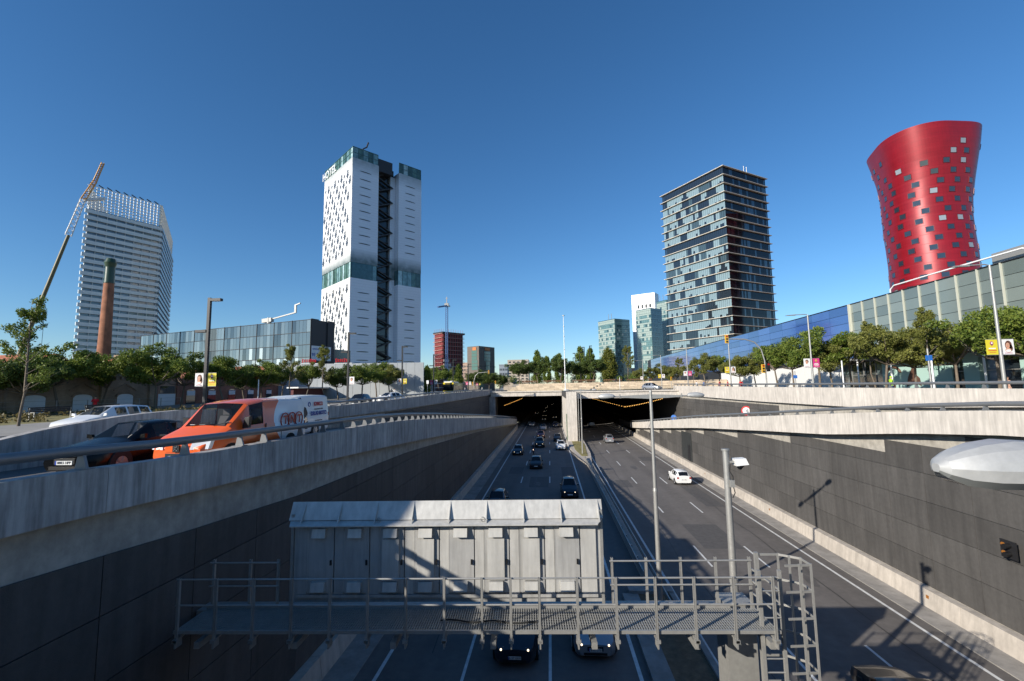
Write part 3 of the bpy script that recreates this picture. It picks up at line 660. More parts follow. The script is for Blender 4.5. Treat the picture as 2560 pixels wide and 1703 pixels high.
# ---------------------------------------------------------------- hotel tower with leaf windows
def print_mat(name, base, bands, grid):
    """white cladding with a halftone plant print that fades in towards given heights"""
    m = MAT(name, base, .42, metal=.1, var=.04, vs=.3, grid=grid); t = m.node_tree; N = t.nodes; L = t.links; b = N['Principled BSDF']
    src = b.inputs['Base Color'].links[0].from_socket
    geo = N.new('ShaderNodeNewGeometry'); sep = N.new('ShaderNodeSeparateXYZ'); L.new(geo.outputs['Position'], sep.inputs[0])
    fac = None
    for z0, z1 in bands:
        mr = N.new('ShaderNodeMapRange'); mr.inputs['From Min'].default_value = z0; mr.inputs['From Max'].default_value = z1; L.new(sep.outputs['Z'], mr.inputs['Value'])
        if z1 < z0:
            ab = N.new('ShaderNodeMath'); ab.operation = 'GREATER_THAN'; ab.inputs[1].default_value = 60.0; L.new(sep.outputs['Z'], ab.inputs[0])
            m2 = N.new('ShaderNodeMath'); m2.operation = 'MULTIPLY'; L.new(mr.outputs[0], m2.inputs[0]); L.new(ab.outputs[0], m2.inputs[1]); mr = m2
        if fac is None: fac = mr.outputs[0]
        else:
            mm = N.new('ShaderNodeMath'); mm.operation = 'MAXIMUM'; L.new(fac, mm.inputs[0]); L.new(mr.outputs[0], mm.inputs[1]); fac = mm.outputs[0]
    n = N.new('ShaderNodeTexNoise'); n.inputs['Scale'].default_value = .45; n.inputs['Detail'].default_value = 4; L.new(geo.outputs['Position'], n.inputs['Vector'])
    ad = N.new('ShaderNodeMath'); ad.operation = 'MULTIPLY_ADD'; L.new(n.outputs[0], ad.inputs[0]); ad.inputs[1].default_value = .7; ad.inputs[2].default_value = .45
    mu = N.new('ShaderNodeMath'); mu.operation = 'MULTIPLY'; mu.use_clamp = True; L.new(fac, mu.inputs[0]); L.new(ad.outputs[0], mu.inputs[1])
    mx = N.new('ShaderNodeMix'); mx.data_type = 'RGBA'; mx.inputs[7].default_value = (.05, .10, .10, 1); L.new(mu.outputs[0], mx.inputs['Factor']); L.new(src, mx.inputs[6]); L.new(mx.outputs[2], b.inputs['Base Color'])
    return m
K['hotelL'] = print_mat('hotel_white', (.80, .80, .78), ((104, 113), (69, 64.5)), (1.5, 1.18, .12))
K['hotelR'] = print_mat('hotel_panel', (.70, .74, .80), ((103, 112), (70.5, 65.5)), (1.5, 1.18, .22))
K['hleaf'] = MAT('leaf_glass', (.07, .08, .095), .25, spec=.6, var=.2, vs=.4)
K['tealg'] = MAT('teal_glass', (.05, .12, .13), .12, spec=.8, var=.35, vs=.6)
K['tealp'] = [MAT('garden_glass_%d' % i, c, .10, spec=.8, var=.6, vs=.5) for i, c in enumerate(((.17, .30, .31), (.08, .16, .13), (.32, .46, .47), (.05, .10, .08)))]; gr_ = random.Random(77)
K['darkg'] = MAT('dark_glass', (.022, .030, .036), .10, spec=.8, var=.25, vs=.3)
K['stairs'] = MAT('stair_steel', (.045, .05, .056), .5, metal=.2)
K['steeld'] = MAT('dark_steel', (.035, .036, .04), .5, metal=.3)
HC = (-80.7, 177.52); dl = Vector((-.74, .672, 0)).normalized(); dr = Vector((.672, .74, 0)).normalized()
FL = mkface(HC, dl); FR = mkface(HC, dr)
h = thing('hotel_tower', 'tall white hotel tower with leaf shaped windows and dark glass gap', 'hotel', (*HC, 9.5), world=True)
LL, LR = 30.8, 33.6
mb = MB(); FL.slab(mb, 0, LL, 9, 57.5, -12.0, 0); FL.slab(mb, 0, LL, 64.2, 109.5, -12.0, 0); part('side_wall', mb, K['hotelL'], h)
for nm, a, b in (('front_slab', 0.0, 11.8), ('front_slab', 21.85, LR)):
    mb = MB(); FR.slab(mb, a + (.02 if a else 0.25), b, 9, 57.5, -26, .05); FR.slab(mb, a + (.02 if a else .25), b, 64.2, 109.5, -26, .05); part(nm, mb, K['hotelR'], h)
for fc, a, b in ((FL, .1, LL - .1), (FR, .3, 11.7), (FR, 21.95, LR - .1)):
    mb = MB(); fc.slab(mb, a, b, 57.5, 64.2, -10, -.8); part('garden_floor', mb, K['tealg'], h)
    n = int((b - a) / 2.0)
    for k in range(n):
        for z0, z1 in ((57.5, 64.2), (109.5, 114.4)):
            mb = MB(); fc.slab(mb, a + (b - a) * k / n + .07, a + (b - a) * (k + 1) / n - .07, z0, z1, -.4, -.25); part('garden_pane', mb, K['tealp'][gr_.randrange(4)], h)
    mb = MB(); n = int((b - a) / 2.0)
    for k in range(n + 1):
        u = a + (b - a) * k / n; fc.slab(mb, u - .06, u + .06, 57.5, 64.2, -.25, -.1); fc.slab(mb, u - .06, u + .06, 109.5, 114.5, -.25, -.1)
    fc.slab(mb, a, b, 114.3, 114.5, -.4, -.08); fc.slab(mb, a, b, 111.9, 112.05, -.25, -.12); part('mullion', mb, K['tealg'], h)
# leaves: five-lobed pointed leaf
leafp = [(0, 1.0), (.22, .45), (.62, .62), (.50, .20), (.95, .05), (.45, -.25), (.50, -.70), (.12, -.45), (0, -.95), (-.12, -.45), (-.50, -.70), (-.45, -.25), (-.95, .05), (-.50, .20), (-.62, .62), (-.22, .45)]
lfm = MB(); i0 = [lfm.vert((x, y, .04)) for x, y in leafp]; c0 = lfm.vert((0, 0, .1))
for k in range(16): lfm.idx((i0[k], i0[(k + 1) % 16], c0))
lfm = lfm.mesh('leaf_window', K['hleaf'])
rr = random.Random(5); rows = 30
for r in range(rows):
    z = 12.5 + r * 3.35
    for k in range(4):
        u = 2.2 + ((k * 7.2 + r * 2.4) % 28.0); big = 2.05
        if 55.0 < z < 66.2 or z > 106: continue
        o = link('leaf_window', lfm, h); orient(o, FL.p(u, z, .03), FL.d * -1, (0, 0, 1), h); o.scale = (big * .80, big, 1); 
        
        for du, dz in ((3.4, .6), (-.2, 1.75)):
            if u + du > 30.2: continue
            o2 = link('leaf_window', lfm, h); orient(o2, FL.p(max(1.0, u + du), z + dz, .03), FL.d * -1, (0, 0, 1), h); o2.scale = (1.0, 1.15, 1)
slit = MB(); pts = [(math.cos(a) * 2.75, math.sin(a) * .30) for a in frange(0, PI, 9)] + [(-2.0, -.1), (2.0, -.1)]
i0 = [slit.vert((x, y, .02)) for x, y in pts]; slit.idx(i0); slit = slit.mesh('slit_window', K['darkg'])
for r in range(28):
    z = 16.3 + r * 3.52
    if 54.6 < z < 70 or z > 107: continue
    for u in (5.9, 27.7):
        o = link('slit_window', slit, h); orient(o, FR.p(u, z, .06), FR.d, (0, 0, 1), h)
# glass gap with zigzag stairs
mb = MB(); FR.slab(mb, 11.8, 21.85, 9, 112, -9, -5.0); part('glass_core', mb, K['darkg'], h)
mb = MB(); FR.slab(mb, 11.9, 18.9, 107.5, 113.2, -8, -.6); part('plant_room', mb, K['steeld'], h)
mb = MB(); FR.slab(mb, 19.4, 21.8, 9, 108, -4.98, -3.2); part('shaft', mb, K['hotelR'], h)
for r in range(28):
    z = 10 + 3.52 * r
    mb = MB(); FR.slab(mb, 11.85, 19.35, z, z + .3, -5, -4.6); part('floor_edge', mb, K['steeld'], h)
for r in range(14):
    z = 11 + 7.04 * r; zz = 7.04 / 2
    for (a, b, za, zb) in ((12.2, 20.2, z + zz, z), (12.2, 20.4, z + zz, z + 2 * zz)):
        mb = MB(); mb.bar(FR.p(a, za, -3.4), FR.p(b, zb, -3.4), 1.6, .42); part('stair_flight', mb, K['stairs'], h)
o = link('lettering', text_mesh('HOTEL', 5.0, K['white'], .12, bold=.05), h); orient(o, FL.p(24.2, 111.0, .4), FL.d * -1, (0, 0, 1), h)
mb = MB(); mb.tube([FR.p(7, 113, -6), FR.p(7.2, 118, -6), FR.p(9.0, 119.5, -6), FR.p(9.8, 122, -6)], .35, 6); part('roof_crane', mb, K['steeld'], h)

# ---------------------------------------------------------------- black tower with pale floor slabs
BC = (78.88, 200.01); dl = Vector((-.531, .847, 0)).normalized(); dr = Vector((.847, .531, 0)).normalized()
FL = mkface(BC, dl); FR = mkface(BC, dr)
b_ = thing('office_tower', 'dark glass office tower with pale projecting floor slabs', 'office tower', (*BC, 9.5), world=True)
BL, BR = 35.7, 29.8
K['slab'] = MAT('slab_edge', (.55, .50, .42), .7)
K['pane0'] = MAT('pane_blind', (.20, .28, .31), .22, spec=.7, coat=.6); K['pane1'] = MAT('pane_dark', (.016, .021, .026), .06, spec=.9, coat=.8); K['pane2'] = MAT('pane_mid', (.05, .08, .095), .15, spec=.8, coat=.6)
K['pane3'] = MAT('pane_black', (.010, .011, .014), .06, spec=.35)
mb = MB(); FL.slab(mb, 0.6, BL - .6, 9, 106.5, -BR + .6, -.62); part('core', mb, K['steeld'], b_)
fl = 3.95; nf = 24; ztop = 107.6
for k in range(nf + 1):
    z = ztop - fl * k; mb = MB()
    c0 = FL.p(-1.3, z - .5, 1.3); mb.obox(FL.o + FL.n * .85 - FL.d * .85 + Vector((0, 0, z - .24)), FL.d * (BL + 1.7), FL.n * -(BR + 1.7), (0, 0, .24))
    part('floor_slab', mb, K['slab'], b_)
rr = random.Random(11)
for fc, Lx, nm, isl in ((FL, BL, 'left_curtain_wall', True), (FR, BR, 'right_curtain_wall', False)):
    mb = MB(); n = int(Lx / 1.0)
    for k in range(nf):
        z1 = ztop - .26 - fl * k; z0 = ztop - fl * (k + 1)
        run = 0; st = 0
        for j in range(n):
            u0 = Lx * j / n; u1 = Lx * (j + 1) / n - .09
            if isl:
                if run <= 0: st = rr.random(); run = rr.choice((1, 1, 2, 3, 4))
                run -= 1
                if k in (0, 7) : mi = 1
                elif st < .60: mi = 0
                elif st < .76: mi = 2
                else: mi = 1
                if mi == 0 and rr.random() < .35:
                    zc = z0 + (z1 - z0) * rr.uniform(.15, .55); fc.quad(mb, u0, u1, zc, z1, 0, 0); fc.quad(mb, u0, u1, z0, zc, 0, 1); continue
            else: mi = 3 if rr.random() < .8 else 1
            fc.quad(mb, u0, u1, z0, z1, 0, mi)
    o = part(nm, mb, [K['pane0'], K['pane1'], K['pane2'], K['pane3']], b_); o['kind'] = 'stuff'
mb = MB()
for u in (19, 21): mb.cyl(FR.p(u, 107.6, -3), FR.p(u, 113, -3), .12, n=6)
part('antenna', mb, K['galv'], b_)
for k in range(7): 
    mb = MB(); FL.slab(mb, 1 + k * 5.6, 1.7 + k * 5.6, 8, 17, -1.2, -.5); part('pillar', mb, K['slab'], b_)

# ---------------------------------------------------------------- red flared tower
RC = Vector((149.5, 186.0, 0))
rad = RC.normalized(); tanl = Vector((-rad.y, rad.x, 0))
uu = (tanl * math.cos(.55) + rad * math.sin(.55)); vv = Vector((-uu.y, uu.x, 0)); 
if vv.dot(rad) > 0: vv = -vv
K['red'] = MAT('red_cladding', (.26, .006, .014), .38, metal=.2, spec=.6, var=.16, vs=.25, grid=(1.3, 1.67, .22))
K['redw'] = MAT('red_window', (.022, .032, .048), .1, spec=.8, coat=.5)
r_ = thing('red_tower', 'red flared cylindrical hotel tower with scattered square windows', 'hotel', (RC.x, RC.y, 9.5), world=True)
RZ = [9, 40, 50, 58, 65, 72, 79, 86, 93, 100, 105.9]; RS = [.84, .795, .785, .78, .777, .78, .79, .82, .875, .945, 1.0]
def rpt(a, z, out=0.0):
    s = interp(z, RZ, RS) ; c, s_ = math.cos(a), math.sin(a)
    q = 1 + .107 * math.cos(3 * a + .48) * max(0, min(1, (z - 30) / 76))
    sh = interp(z, [40, 58, 65, 72, 79, 86, 93, 100, 106], [.25, .25, .5, .75, .5, 0, -.25, -.25, 0])
    return RC + tanl * sh + uu * (17.37 * s * q * c) + vv * (15.51 * s * q * s_) + Vector((0, 0, z)) 
NA = 96; mb = MB(); zs = []
k = 0; z = 9.0
while z < 105.8: zs += [z, min(z + 3.34, 105.9)]; z += 3.52
zs[-1] = 105.9
ring = []
for i, z in enumerate(zs):
    ring.append([mb.vert(rpt(2 * PI * j / NA, z)) for j in range(NA)])
for i in range(len(zs) - 1):
    for j in range(NA): mb.idx((ring[i][j], ring[i][(j + 1) % NA], ring[i + 1][(j + 1) % NA], ring[i + 1][j]), 0 if i % 2 == 0 else 1)
mb.idx(ring[-1])
part('cladding', mb, [K['red'], MAT('red_joint', (.26, .006, .015), .5)], r_, 35)
wm = MB().box(-1.05, 1.05, -.9, .9, -.3, .06).mesh('window', K['redw']); wf = MB()
for q in ((-1.2, 1.2, .9, 1.05), (-1.2, 1.2, -1.05, -.9)): wf.box(q[0], q[1], q[2], q[3], -.3, .1)
for q in ((-1.2, -1.05, -.9, .9), (1.05, 1.2, -.9, .9)): wf.box(q[0], q[1], q[2], q[3], -.3, .1)
wf = wf.mesh('window_frame', MAT('red_frame', (.12, .006, .012), .5))
wm2 = wm.copy(); wm2.materials.clear(); wm2.materials.append(MAT('red_window_pale', (.24, .28, .32), .2)); rr = random.Random(2); nw = 0
camp = Vector((0, 0, 11))
for i in range(7, 26):
    z = 9 + 3.52 * i + 1.8
    for k in range(13):
        a = 2 * PI * (k + (.25 if i % 2 else -.2) + .13 * (i % 3) + .035 * i) / 13 + rr.uniform(-.04, .04)
        p = rpt(a, z); e = .01; du = (rpt(a + e, z) - rpt(a - e, z)).normalized(); dz = (rpt(a, z + .3) - rpt(a, z - .3)).normalized(); nn = du.cross(dz)
        if nn.dot(p - RC) < 0: du = -du; nn = -nn
        if nn.dot(camp - p) < 0: continue
        o = link('window', wm2 if rr.random() < .14 else wm, r_); orient(o, p + nn * .02, du, dz, r_); f = link('window_frame', wf, o)
        nw += 1
# illegible pale letters near the rim
for k in range(3):
    a = None

# ---------------------------------------------------------------- white slatted tower under construction
TL = Vector((-195.88, 173.15, 0)); TC = Vector((-184.47, 197.15, 0)); TR = Vector((-223.43, 247.81, 0))
FA = mkface(TL, (TC - TL)); FB = mkface(TC, (TR - TC))
LA = (TC - TL).length; LB = (TR - TC).length
t = thing('slatted_tower', 'pale glass tower of white horizontal bands with open lattice top', 'office tower', (TC.x, TC.y, 9.5), world=True)
K['bandw'] = MAT('white_band', (.52, .58, .60), .35, spec=.6); K['bandg'] = MAT('blue_grey_glass', (.10, .145, .18), .1, spec=.9, coat=.5); K['latt'] = MAT('white_steel', (.74, .74, .70), .5)
P4 = TR + (TL - TC)
mb = MB(); mb.prism([(p.x, p.y) for p in (TL, TC, TR, P4)], 9, 91); part('glazing', mb, K['bandg'], t)
mb = MB(); fh = 2.72
for k in range(30):
    z = 10 + fh * k
    FA.slab(mb, -1.0, LA + .8, z, z + 1.55, .05, .9); FB.slab(mb, .2, LB, z, z + 1.35, .05, 1.3)
o = part('white_band', mb, K['bandw'], t); o['kind'] = 'stuff'
mb = MB()
for k in range(9): u = LA * k / 8; FA.slab(mb, u - .03, u + .03, 10, 92, .3, .92)
part('vertical_fin', mb, K['latt'], t)
mb = MB()
for k in range(8):
    z = 91.6 + 1.37 * k; FA.slab(mb, -.6, LA + .6, z, z + .24, -.1, .3); FB.slab(mb, 0, LB, z, z + .3, -.1, .5)
    mb.bar(TL + Vector((0, 0, z)) + (TR - TC), TL + Vector((0, 0, z)), .4); mb.bar(TL + (TR - TC) + Vector((0, 0, z)), TR + Vector((0, 0, z)), .4)
for k in range(21): u = LA * k / 20; FA.slab(mb, u - .1, u + .1, 91, 101.2, -.5, -.05)
for k in range(16): u = LB * k / 15; FB.slab(mb, u - .15, u + .15, 91, 101.6, -.5, -.05)
part('lattice_crown', mb, K['latt'], t)
mb = MB()
for k in range(9): u = LA * (k + .3) / 9; mb.bar(FA.p(u - .9, 102.4, 0), FA.p(u + .9, 101.6, 0), .35)
part('roof_davit', mb, K['steeld'], t)

# ---------------------------------------------------------------- low glass office block
GC = (-50.26, 92.19); dl = Vector((-.95, .313, 0)).normalized(); dr = Vector((.313, .95, 0)).normalized()
FA = mkface(GC, dl); FB = mkface(GC, dr)
t = thing('glass_office', 'low long office block of blue grey glass bays', 'office building', (*GC, 9.2), world=True)
mb = MB(); FA.slab(mb, 0.1, 60, 9, 26.3, -6.6, -.12); part('body', mb, K['steeld'], t)
K['gp'] = [MAT('bay_glass_%d' % i, c, .03, spec=.9, coat=1.0, rnd=.25) for i, c in enumerate(((.07, .10, .118), (.12, .16, .178), (.36, .43, .44), (.02, .028, .034)))]
pm = [MB().box(0.03, 1.03, -.05, 0, .04, 2.58).mesh('pane', m) for m in K['gp']]
rr = random.Random(21); ang = math.atan2(-dl.y, -dl.x)
for bay in range(11):
    for j in range(5):
        for f in range(6):
            st = rr.random(); mi = 0 if st < .5 else 1 if st < .8 else 2 if (st < .92 and f < 4) else 3
            if bay in (5,) and f >= 4: mi = 1
            u = 5.43 * bay + .12 + 1.055 * (j + 1); z = 26.3 - 2.68 * (6 - f)
            o = link('pane', pm[mi], t, FA.p(u, z, 0)); o.rotation_euler = (0, 0, ang)
for bay in range(12): mb = MB(); FA.slab(mb, 5.43 * bay - .04, 5.43 * bay + .05, 9.2, 26.4, -.1, .14); part('fin', mb, K['steeld'], t)
for f in range(7): mb = MB(); z = 26.3 - 2.68 * f; FA.slab(mb, 0, 60, z - .05, z + .05, -.1, .05); part('transom', mb, K['blackm'], t)
mb = MB(); FB.slab(mb, .02, 2.0, 9, 26.5, -.1, .1); FB.slab(mb, 4.6, 6.6, 9, 26.5, -.1, .1); FB.slab(mb, 2, 4.6, 9, 26.4, -.4, -.3, ); part('end_cladding', mb, K['steeld'], t)
for f in range(6):
    for j in range(2): mb = MB(); FB.slab(mb, 2.05 + 1.28 * j, 3.27 + 1.28 * j, 26.1 - 2.68 * (f + 1) + .1, 26.1 - 2.68 * f - .1, -.3, -.2); part('pane', mb, K['gp'][3 if f % 2 else 1], t)
mb = MB(); FB.slab(mb, 6.7, 12, 9, 20.4, -5, -.1); part('annex', mb, K['darkg'], t)
mb = MB()
mb.cyl(FA.p(15.0, 26.5, -2), FA.p(15.0, 28.0, -2), .5, n=10); mb.bar(FA.p(17, 27.4, -2), FA.p(14.0, 27.5, -2), .8, .9); mb.bar(FA.p(14, 27.7, -2), FA.p(6.9, 28.6, -2), .25); mb.bar(FA.p(6.9, 28.5, -2), FA.p(6.9, 30.4, -2), .4); mb.bar(FA.p(6.9, 30.3, -2), FA.p(5.5, 30.6, -2), .25)
part('roof_cradle', mb, K['galv'], t)
# banner sign hung on the end wall
s_ = thing('rental_banner', 'white banner reading OFICINES DISPONIBLES with phone number on glass block', 'banner', FB.p(2, 18, .15), world=True)
mb = MB(); FB.slab(mb, .15, 5.6, 17.6, 20.7, .12, .17); part('sheet', mb, K['white'], s_)
o = link('lettering', text_mesh('OFICINES DISPONIBLES', .52, K['pblue'], .01, spacing=.92), s_); orient(o, FB.p(2.88, 20.0, .19), dr, (0, 0, 1), s_)
o = link('lettering', text_mesh('93 272 09 95', .98, K['pblue'], .01, bold=.02), s_); orient(o, FB.p(2.88, 18.75, .19), dr, (0, 0, 1), s_)
# grey podium wall with red shop lettering
mb = MB()
PF = mkface((-58.0, 88.5), (1, .12))
K['podium'] = MAT('podium_panel', (.36, .38, .39), .6, var=.1, vs=.5)
p_ = thing('podium_wall', 'grey panelled podium wall below the glass office block', 'wall', (-50, 86, 9), world=True)
for k in range(18): mb = MB(); PF.slab(mb, 1.8 * k, 1.8 * k + 1.76, 9, 16.6 - (0 if k < 13 else .0), -.6, 0); part('panel', mb, K['podium'], p_)
for i, u in enumerate((9.2, 16.0)):
    s_ = thing('shop_sign', ['red cursive shop lettering left on the podium', 'red cursive shop lettering right on the podium'][i], 'sign', PF.p(u, 16.6, 0), world=True)
    mb = MB()
    for q in range(7): mb.tube([PF.p(u - 1.5 + .43 * q + .17 * math.sin(a * 2) * .8, 17.25 + .33 * math.sin(a) * (1.2 if q in (0, 4) else .8), -.1) for a in frange(0, 2 * PI, 9)], .07, 5)
    part('script_letters', mb, K['signred'], s_, 60); mb = MB(); PF.slab(mb, u - 1.8, u + 1.8, 16.6, 16.72, -.3, .1); part('shelf', mb, K['white'], s_)

# ---------------------------------------------------------------- car dealer block with four ring sign at hotel foot
AF = mkface((-49, 112), (1, -.0))
t = thing('dealer_block', 'low grey glass showroom at the foot of the white tower', 'showroom', (-40, 112, 9.5), world=True)
mb = MB(); mb.box(-62, -37.5, 112, 124, 9, 16.2); part('body', mb, K['podium'], t)
for k in range(13): part('pane', MB().box(-61.8 + 1.85 * k, -60.1 + 1.85 * k, 111.9, 111.98, 10.2, 14.6), K['gp'][k % 2], t)
part('fascia', MB().box(-62.2, -37.3, 111.6, 112, 14.9, 16.4), K['steeld'], t)
for i, (x0, sc) in enumerate(((-49.3, .8), (-42.8, 1.0))):
    s_ = thing('ring_sign', ['four interlocked white rings sign, edge-on, on the left roof corner', 'four interlocked white rings sign on the showroom roof'][i], 'sign', (x0, 112, 16.4), world=True)
    for q in range(4):
        part('ring', MB().tube([(x0 + q * .95 * sc * (.55 if i == 0 else 1) + .72 * sc * (.5 if i == 0 else 1) * math.cos(a), 112.2, 17.5 + .85 * sc * math.sin(a)) for a in frange(0, 2 * PI, 18)], .11, 6), K['white'], s_, 60)
    o = link('lettering', text_mesh('Audi' , 1.0 * sc, K['white'], .05, bold=.02), s_); orient(o, (x0 - 2.1 if i else x0 + 3.2, 112.1, 17.2), (1, 0, 0), (0, 0, 1), s_)
    part('frame', MB().box(x0 - 3, x0 + 4, 112.25, 112.35, 16.35, 16.6), K['steeld'], s_)

# ---------------------------------------------------------------- brick factory row
def brick_mat(name, c1, c2, mort):
    m = MAT(name, c1, .9, var=.0); t = m.node_tree; N = t.nodes; L = t.links; b = N['Principled BSDF']
    geo = N.new('ShaderNodeNewGeometry'); sep = N.new('ShaderNodeSeparateXYZ'); L.new(geo.outputs['Position'], sep.inputs[0]); cb = N.new('ShaderNodeCombineXYZ')
    ad = N.new('ShaderNodeMath'); L.new(sep.outputs['X'], ad.inputs[0]); L.new(sep.outputs['Y'], ad.inputs[1]); L.new(ad.outputs[0], cb.inputs['X']); L.new(sep.outputs['Z'], cb.inputs['Y'])
    br = N.new('ShaderNodeTexBrick'); br.inputs['Scale'].default_value = 1.0; br.inputs['Brick Width'].default_value = .3; br.inputs['Row Height'].default_value = .09; br.inputs['Mortar Size'].default_value = .012
    br.inputs['Color1'].default_value = (*c1, 1); br.inputs['Color2'].default_value = (*c2, 1); br.inputs['Mortar'].default_value = (*mort, 1); L.new(cb.outputs[0], br.inputs['Vector'])
    n = N.new('ShaderNodeTexNoise'); n.inputs['Scale'].default_value = .6; n.inputs['Detail'].default_value = 6; L.new(geo.outputs['Position'], n.inputs['Vector'])
    mr = N.new('ShaderNodeMapRange'); mr.inputs['From Min'].default_value = .3; mr.inputs['From Max'].default_value = .7; mr.inputs['To Min'].default_value = .65; mr.inputs['To Max'].default_value = 1.25; L.new(n.outputs[0], mr.inputs['Value'])
    mx = N.new('ShaderNodeVectorMath'); mx.operation = 'SCALE'; L.new(br.outputs['Color'], mx.inputs[0]); L.new(mr.outputs[0], mx.inputs['Scale']); L.new(mx.outputs[0], b.inputs['Base Color'])
    return m
K['brickT'] = brick_mat('tan_brick', (.34, .235, .155), (.27, .175, .115), (.34, .28, .21))
K['brickR'] = brick_mat('red_brick', (.34, .125, .08), (.27, .095, .06), (.31, .21, .16))
K['tile'] = MAT('clay_tile', (.36, .13, .07), .85, var=.25, vs=1.2)
K['shut'] = MAT('white_shutter', (.80, .82, .84), .6, var=.06, vs=.8)
def gable_roof(mb, x0, x1, y0, y1, ze, zr):     # ridge along X, ribs of tile
    ym = (y0 + y1) / 2
    mb.ext(((x0, y0 - .3, ze - .05), (x0, ym, zr), (x0, y1 + .3, ze - .05), (x0, y1 + .3, ze - .2), (x0, ym, zr - .18), (x0, y0 - .3, ze - .2)), (x1 - x0, 0, 0))
def arch(mb, x, yc, w, z0, zs, rise, dx, mi=0):
    pts = [(x, yc - w / 2, z0), (x, yc + w / 2, z0)] + [(x, yc + w / 2 * math.cos(a), zs + rise * math.sin(a)) for a in frange(0, PI, 8)]
    mb.ext(pts, (dx, 0, 0), mi)
GX = -55.0
fac = thing('brick_factory', 'old tan brick factory with pale arched doors and tiled roofs', 'factory', (GX - 8, 52, 9), world=True)
mb = MB(); mb.box(GX - 18, GX, 33, 59.4, 8.6, 13.6); part('wall', mb, K['brickT'], fac)
for y0, y1 in ((33.5, 42), (42.4, 51.4), (51.8, 59.2)):
    mb = MB(); gable_roof(mb, GX - 18.4, GX - .35, y0, y1, 13.65, 15.7); rf = part('roof', mb, K['tile'], fac)
    rib = MB()
    for q in range(int((y1 - y0) / .45)):
        yy = y0 + .2 + .45 * q; zz = 13.65 + 2.05 * (1 - abs(yy - (y0 + y1) / 2) / ((y1 - y0) / 2)); rib.cyl((GX - 18.4, yy, zz), (GX - .3, yy, zz), .09, n=5)
    o = part('tile_row', rib, K['tile'], rf); o['kind'] = 'stuff'
mb = MB(); mb.box(GX - .25, GX + .22, 33, 59.4, 13.3, 13.75); part('cornice', mb, K['brickT'], fac)
for k in range(33): part('dentil', MB().box(GX, GX + .16, 33.4 + .78 * k, 33.7 + .78 * k, 12.9, 13.3), K['brickT'], fac)
for yy in (33.2, 42.0, 51.8, 58.6):
    part('pilaster', MB().box(GX, GX + .3, yy, yy + .8, 8.6, 14.5), K['brickT'], fac)
for yc in (39.4, 44.67, 49.8, 55.2):
    mb = MB(); arch(mb, GX + .05, yc, 2.2, 8.8, 10.75, .35, .06); d = part('arched_door', mb, K['shut'], fac)
    mb = MB()
    for a0, a1 in zip(frange(0, PI, 8)[:-1], frange(0, PI, 8)[1:]):
        mb.bar((GX + .1, yc + 1.22 * math.cos(a0), 10.8 + .47 * math.sin(a0)), (GX + .1, yc + 1.22 * math.cos(a1), 10.8 + .47 * math.sin(a1)), .2, .2)
    part('arch_course', mb, K['brickT'], d)
    mb = MB(); mb.bar((GX + .05, yc - 1.6, 11.55), (GX + .05, yc, 12.45), .12, .12); mb.bar((GX + .05, yc + 1.6, 11.55), (GX + .05, yc, 12.45), .12, .12); part('brick_moulding', mb, K['brickT'], fac)
part('chimney_stub', MB().box(GX - 3.2, GX - 2.4, 56.4, 57.2, 14.2, 16.3), K['brickT'], fac)
g2 = thing('gatehouse', 'small pale pink facade with shuttered bay between brick buildings', 'building', (GX, 61.6, 9), world=True)
K['pink'] = MAT('pink_render', (.42, .26, .18), .9, var=.12, vs=.7)
part('wall', MB().box(GX - 12, GX + .05, 59.5, 63.7, 8.6, 13.7), K['pink'], g2); part('cornice', MB().box(GX + .06, GX + .25, 59.5, 63.7, 13.2, 13.5), K['brickR'], g2)
part('shutter', MB().box(GX + .06, GX + .1, 60.2, 63.2, 8.9, 11.0), K['shut'], g2); part('window', MB().box(GX + .06, GX + .1, 60.5, 63.0, 11.05, 12.1), K['gp'][3], g2)
for yy in (59.5, 63.25): part('pilaster', MB().box(GX + .06, GX + .3, yy, yy + .45, 8.6, 13.9), K['brickR'], g2)
mb = MB(); gable_roof(mb, GX - 12, GX - .1, 59.8, 63.4, 13.72, 14.6); part('roof', mb, K['tile'], g2)
b2 = thing('brick_workshop', 'long red brick workshop with arched windows behind the vans', 'workshop', (GX, 90, 9), world=True)
mb = MB(); mb.box(GX - 10, GX, 63.8, 110, 8.6, 13.2); part('wall', mb, K['brickR'], b2)
mb = MB(); gable_roof(mb, GX - 10, GX - .1, 64.2, 80, 13.25, 14.9); gable_roof(mb, GX - 10, GX - .1, 80.5, 90, 13.25, 16.1); part('roof', mb, K['tile'], b2)
part('cornice', MB().box(GX, GX + .22, 63.8, 110, 12.5, 12.8), K['brickR'], b2)
for yc in (66.1, 70.5, 75.2, 80.2, 85.7, 91.2, 97.0, 102.9):
    mb = MB(); arch(mb, GX + .02, yc, 1.7, 9.4, 11.35, .3, .05); w = part('arched_window', mb, K['gp'][3], b2)
    part('blind', MB().box(GX + .08, GX + .1, yc - .8, yc + .8, 10.7, 11.4), K['shut'], w)
    mb = MB(); arch(mb, GX + .0, yc, 2.1, 11.3, 11.45, .4, .04); part('lintel', mb, K['brickR'], b2)
t = thing('bus_shelter', 'low dark red shelter with white roof edge behind the white van', 'shelter', (-46, 84, 9.6), world=True)
part('wall', MB().box(-46.5, -46, 79, 95, 9.3, 11.6), MAT('maroon', (.12, .03, .035), .7), t); part('roof', MB().box(-47, -44.8, 78.5, 95.5, 11.6, 11.85), K['white'], t)

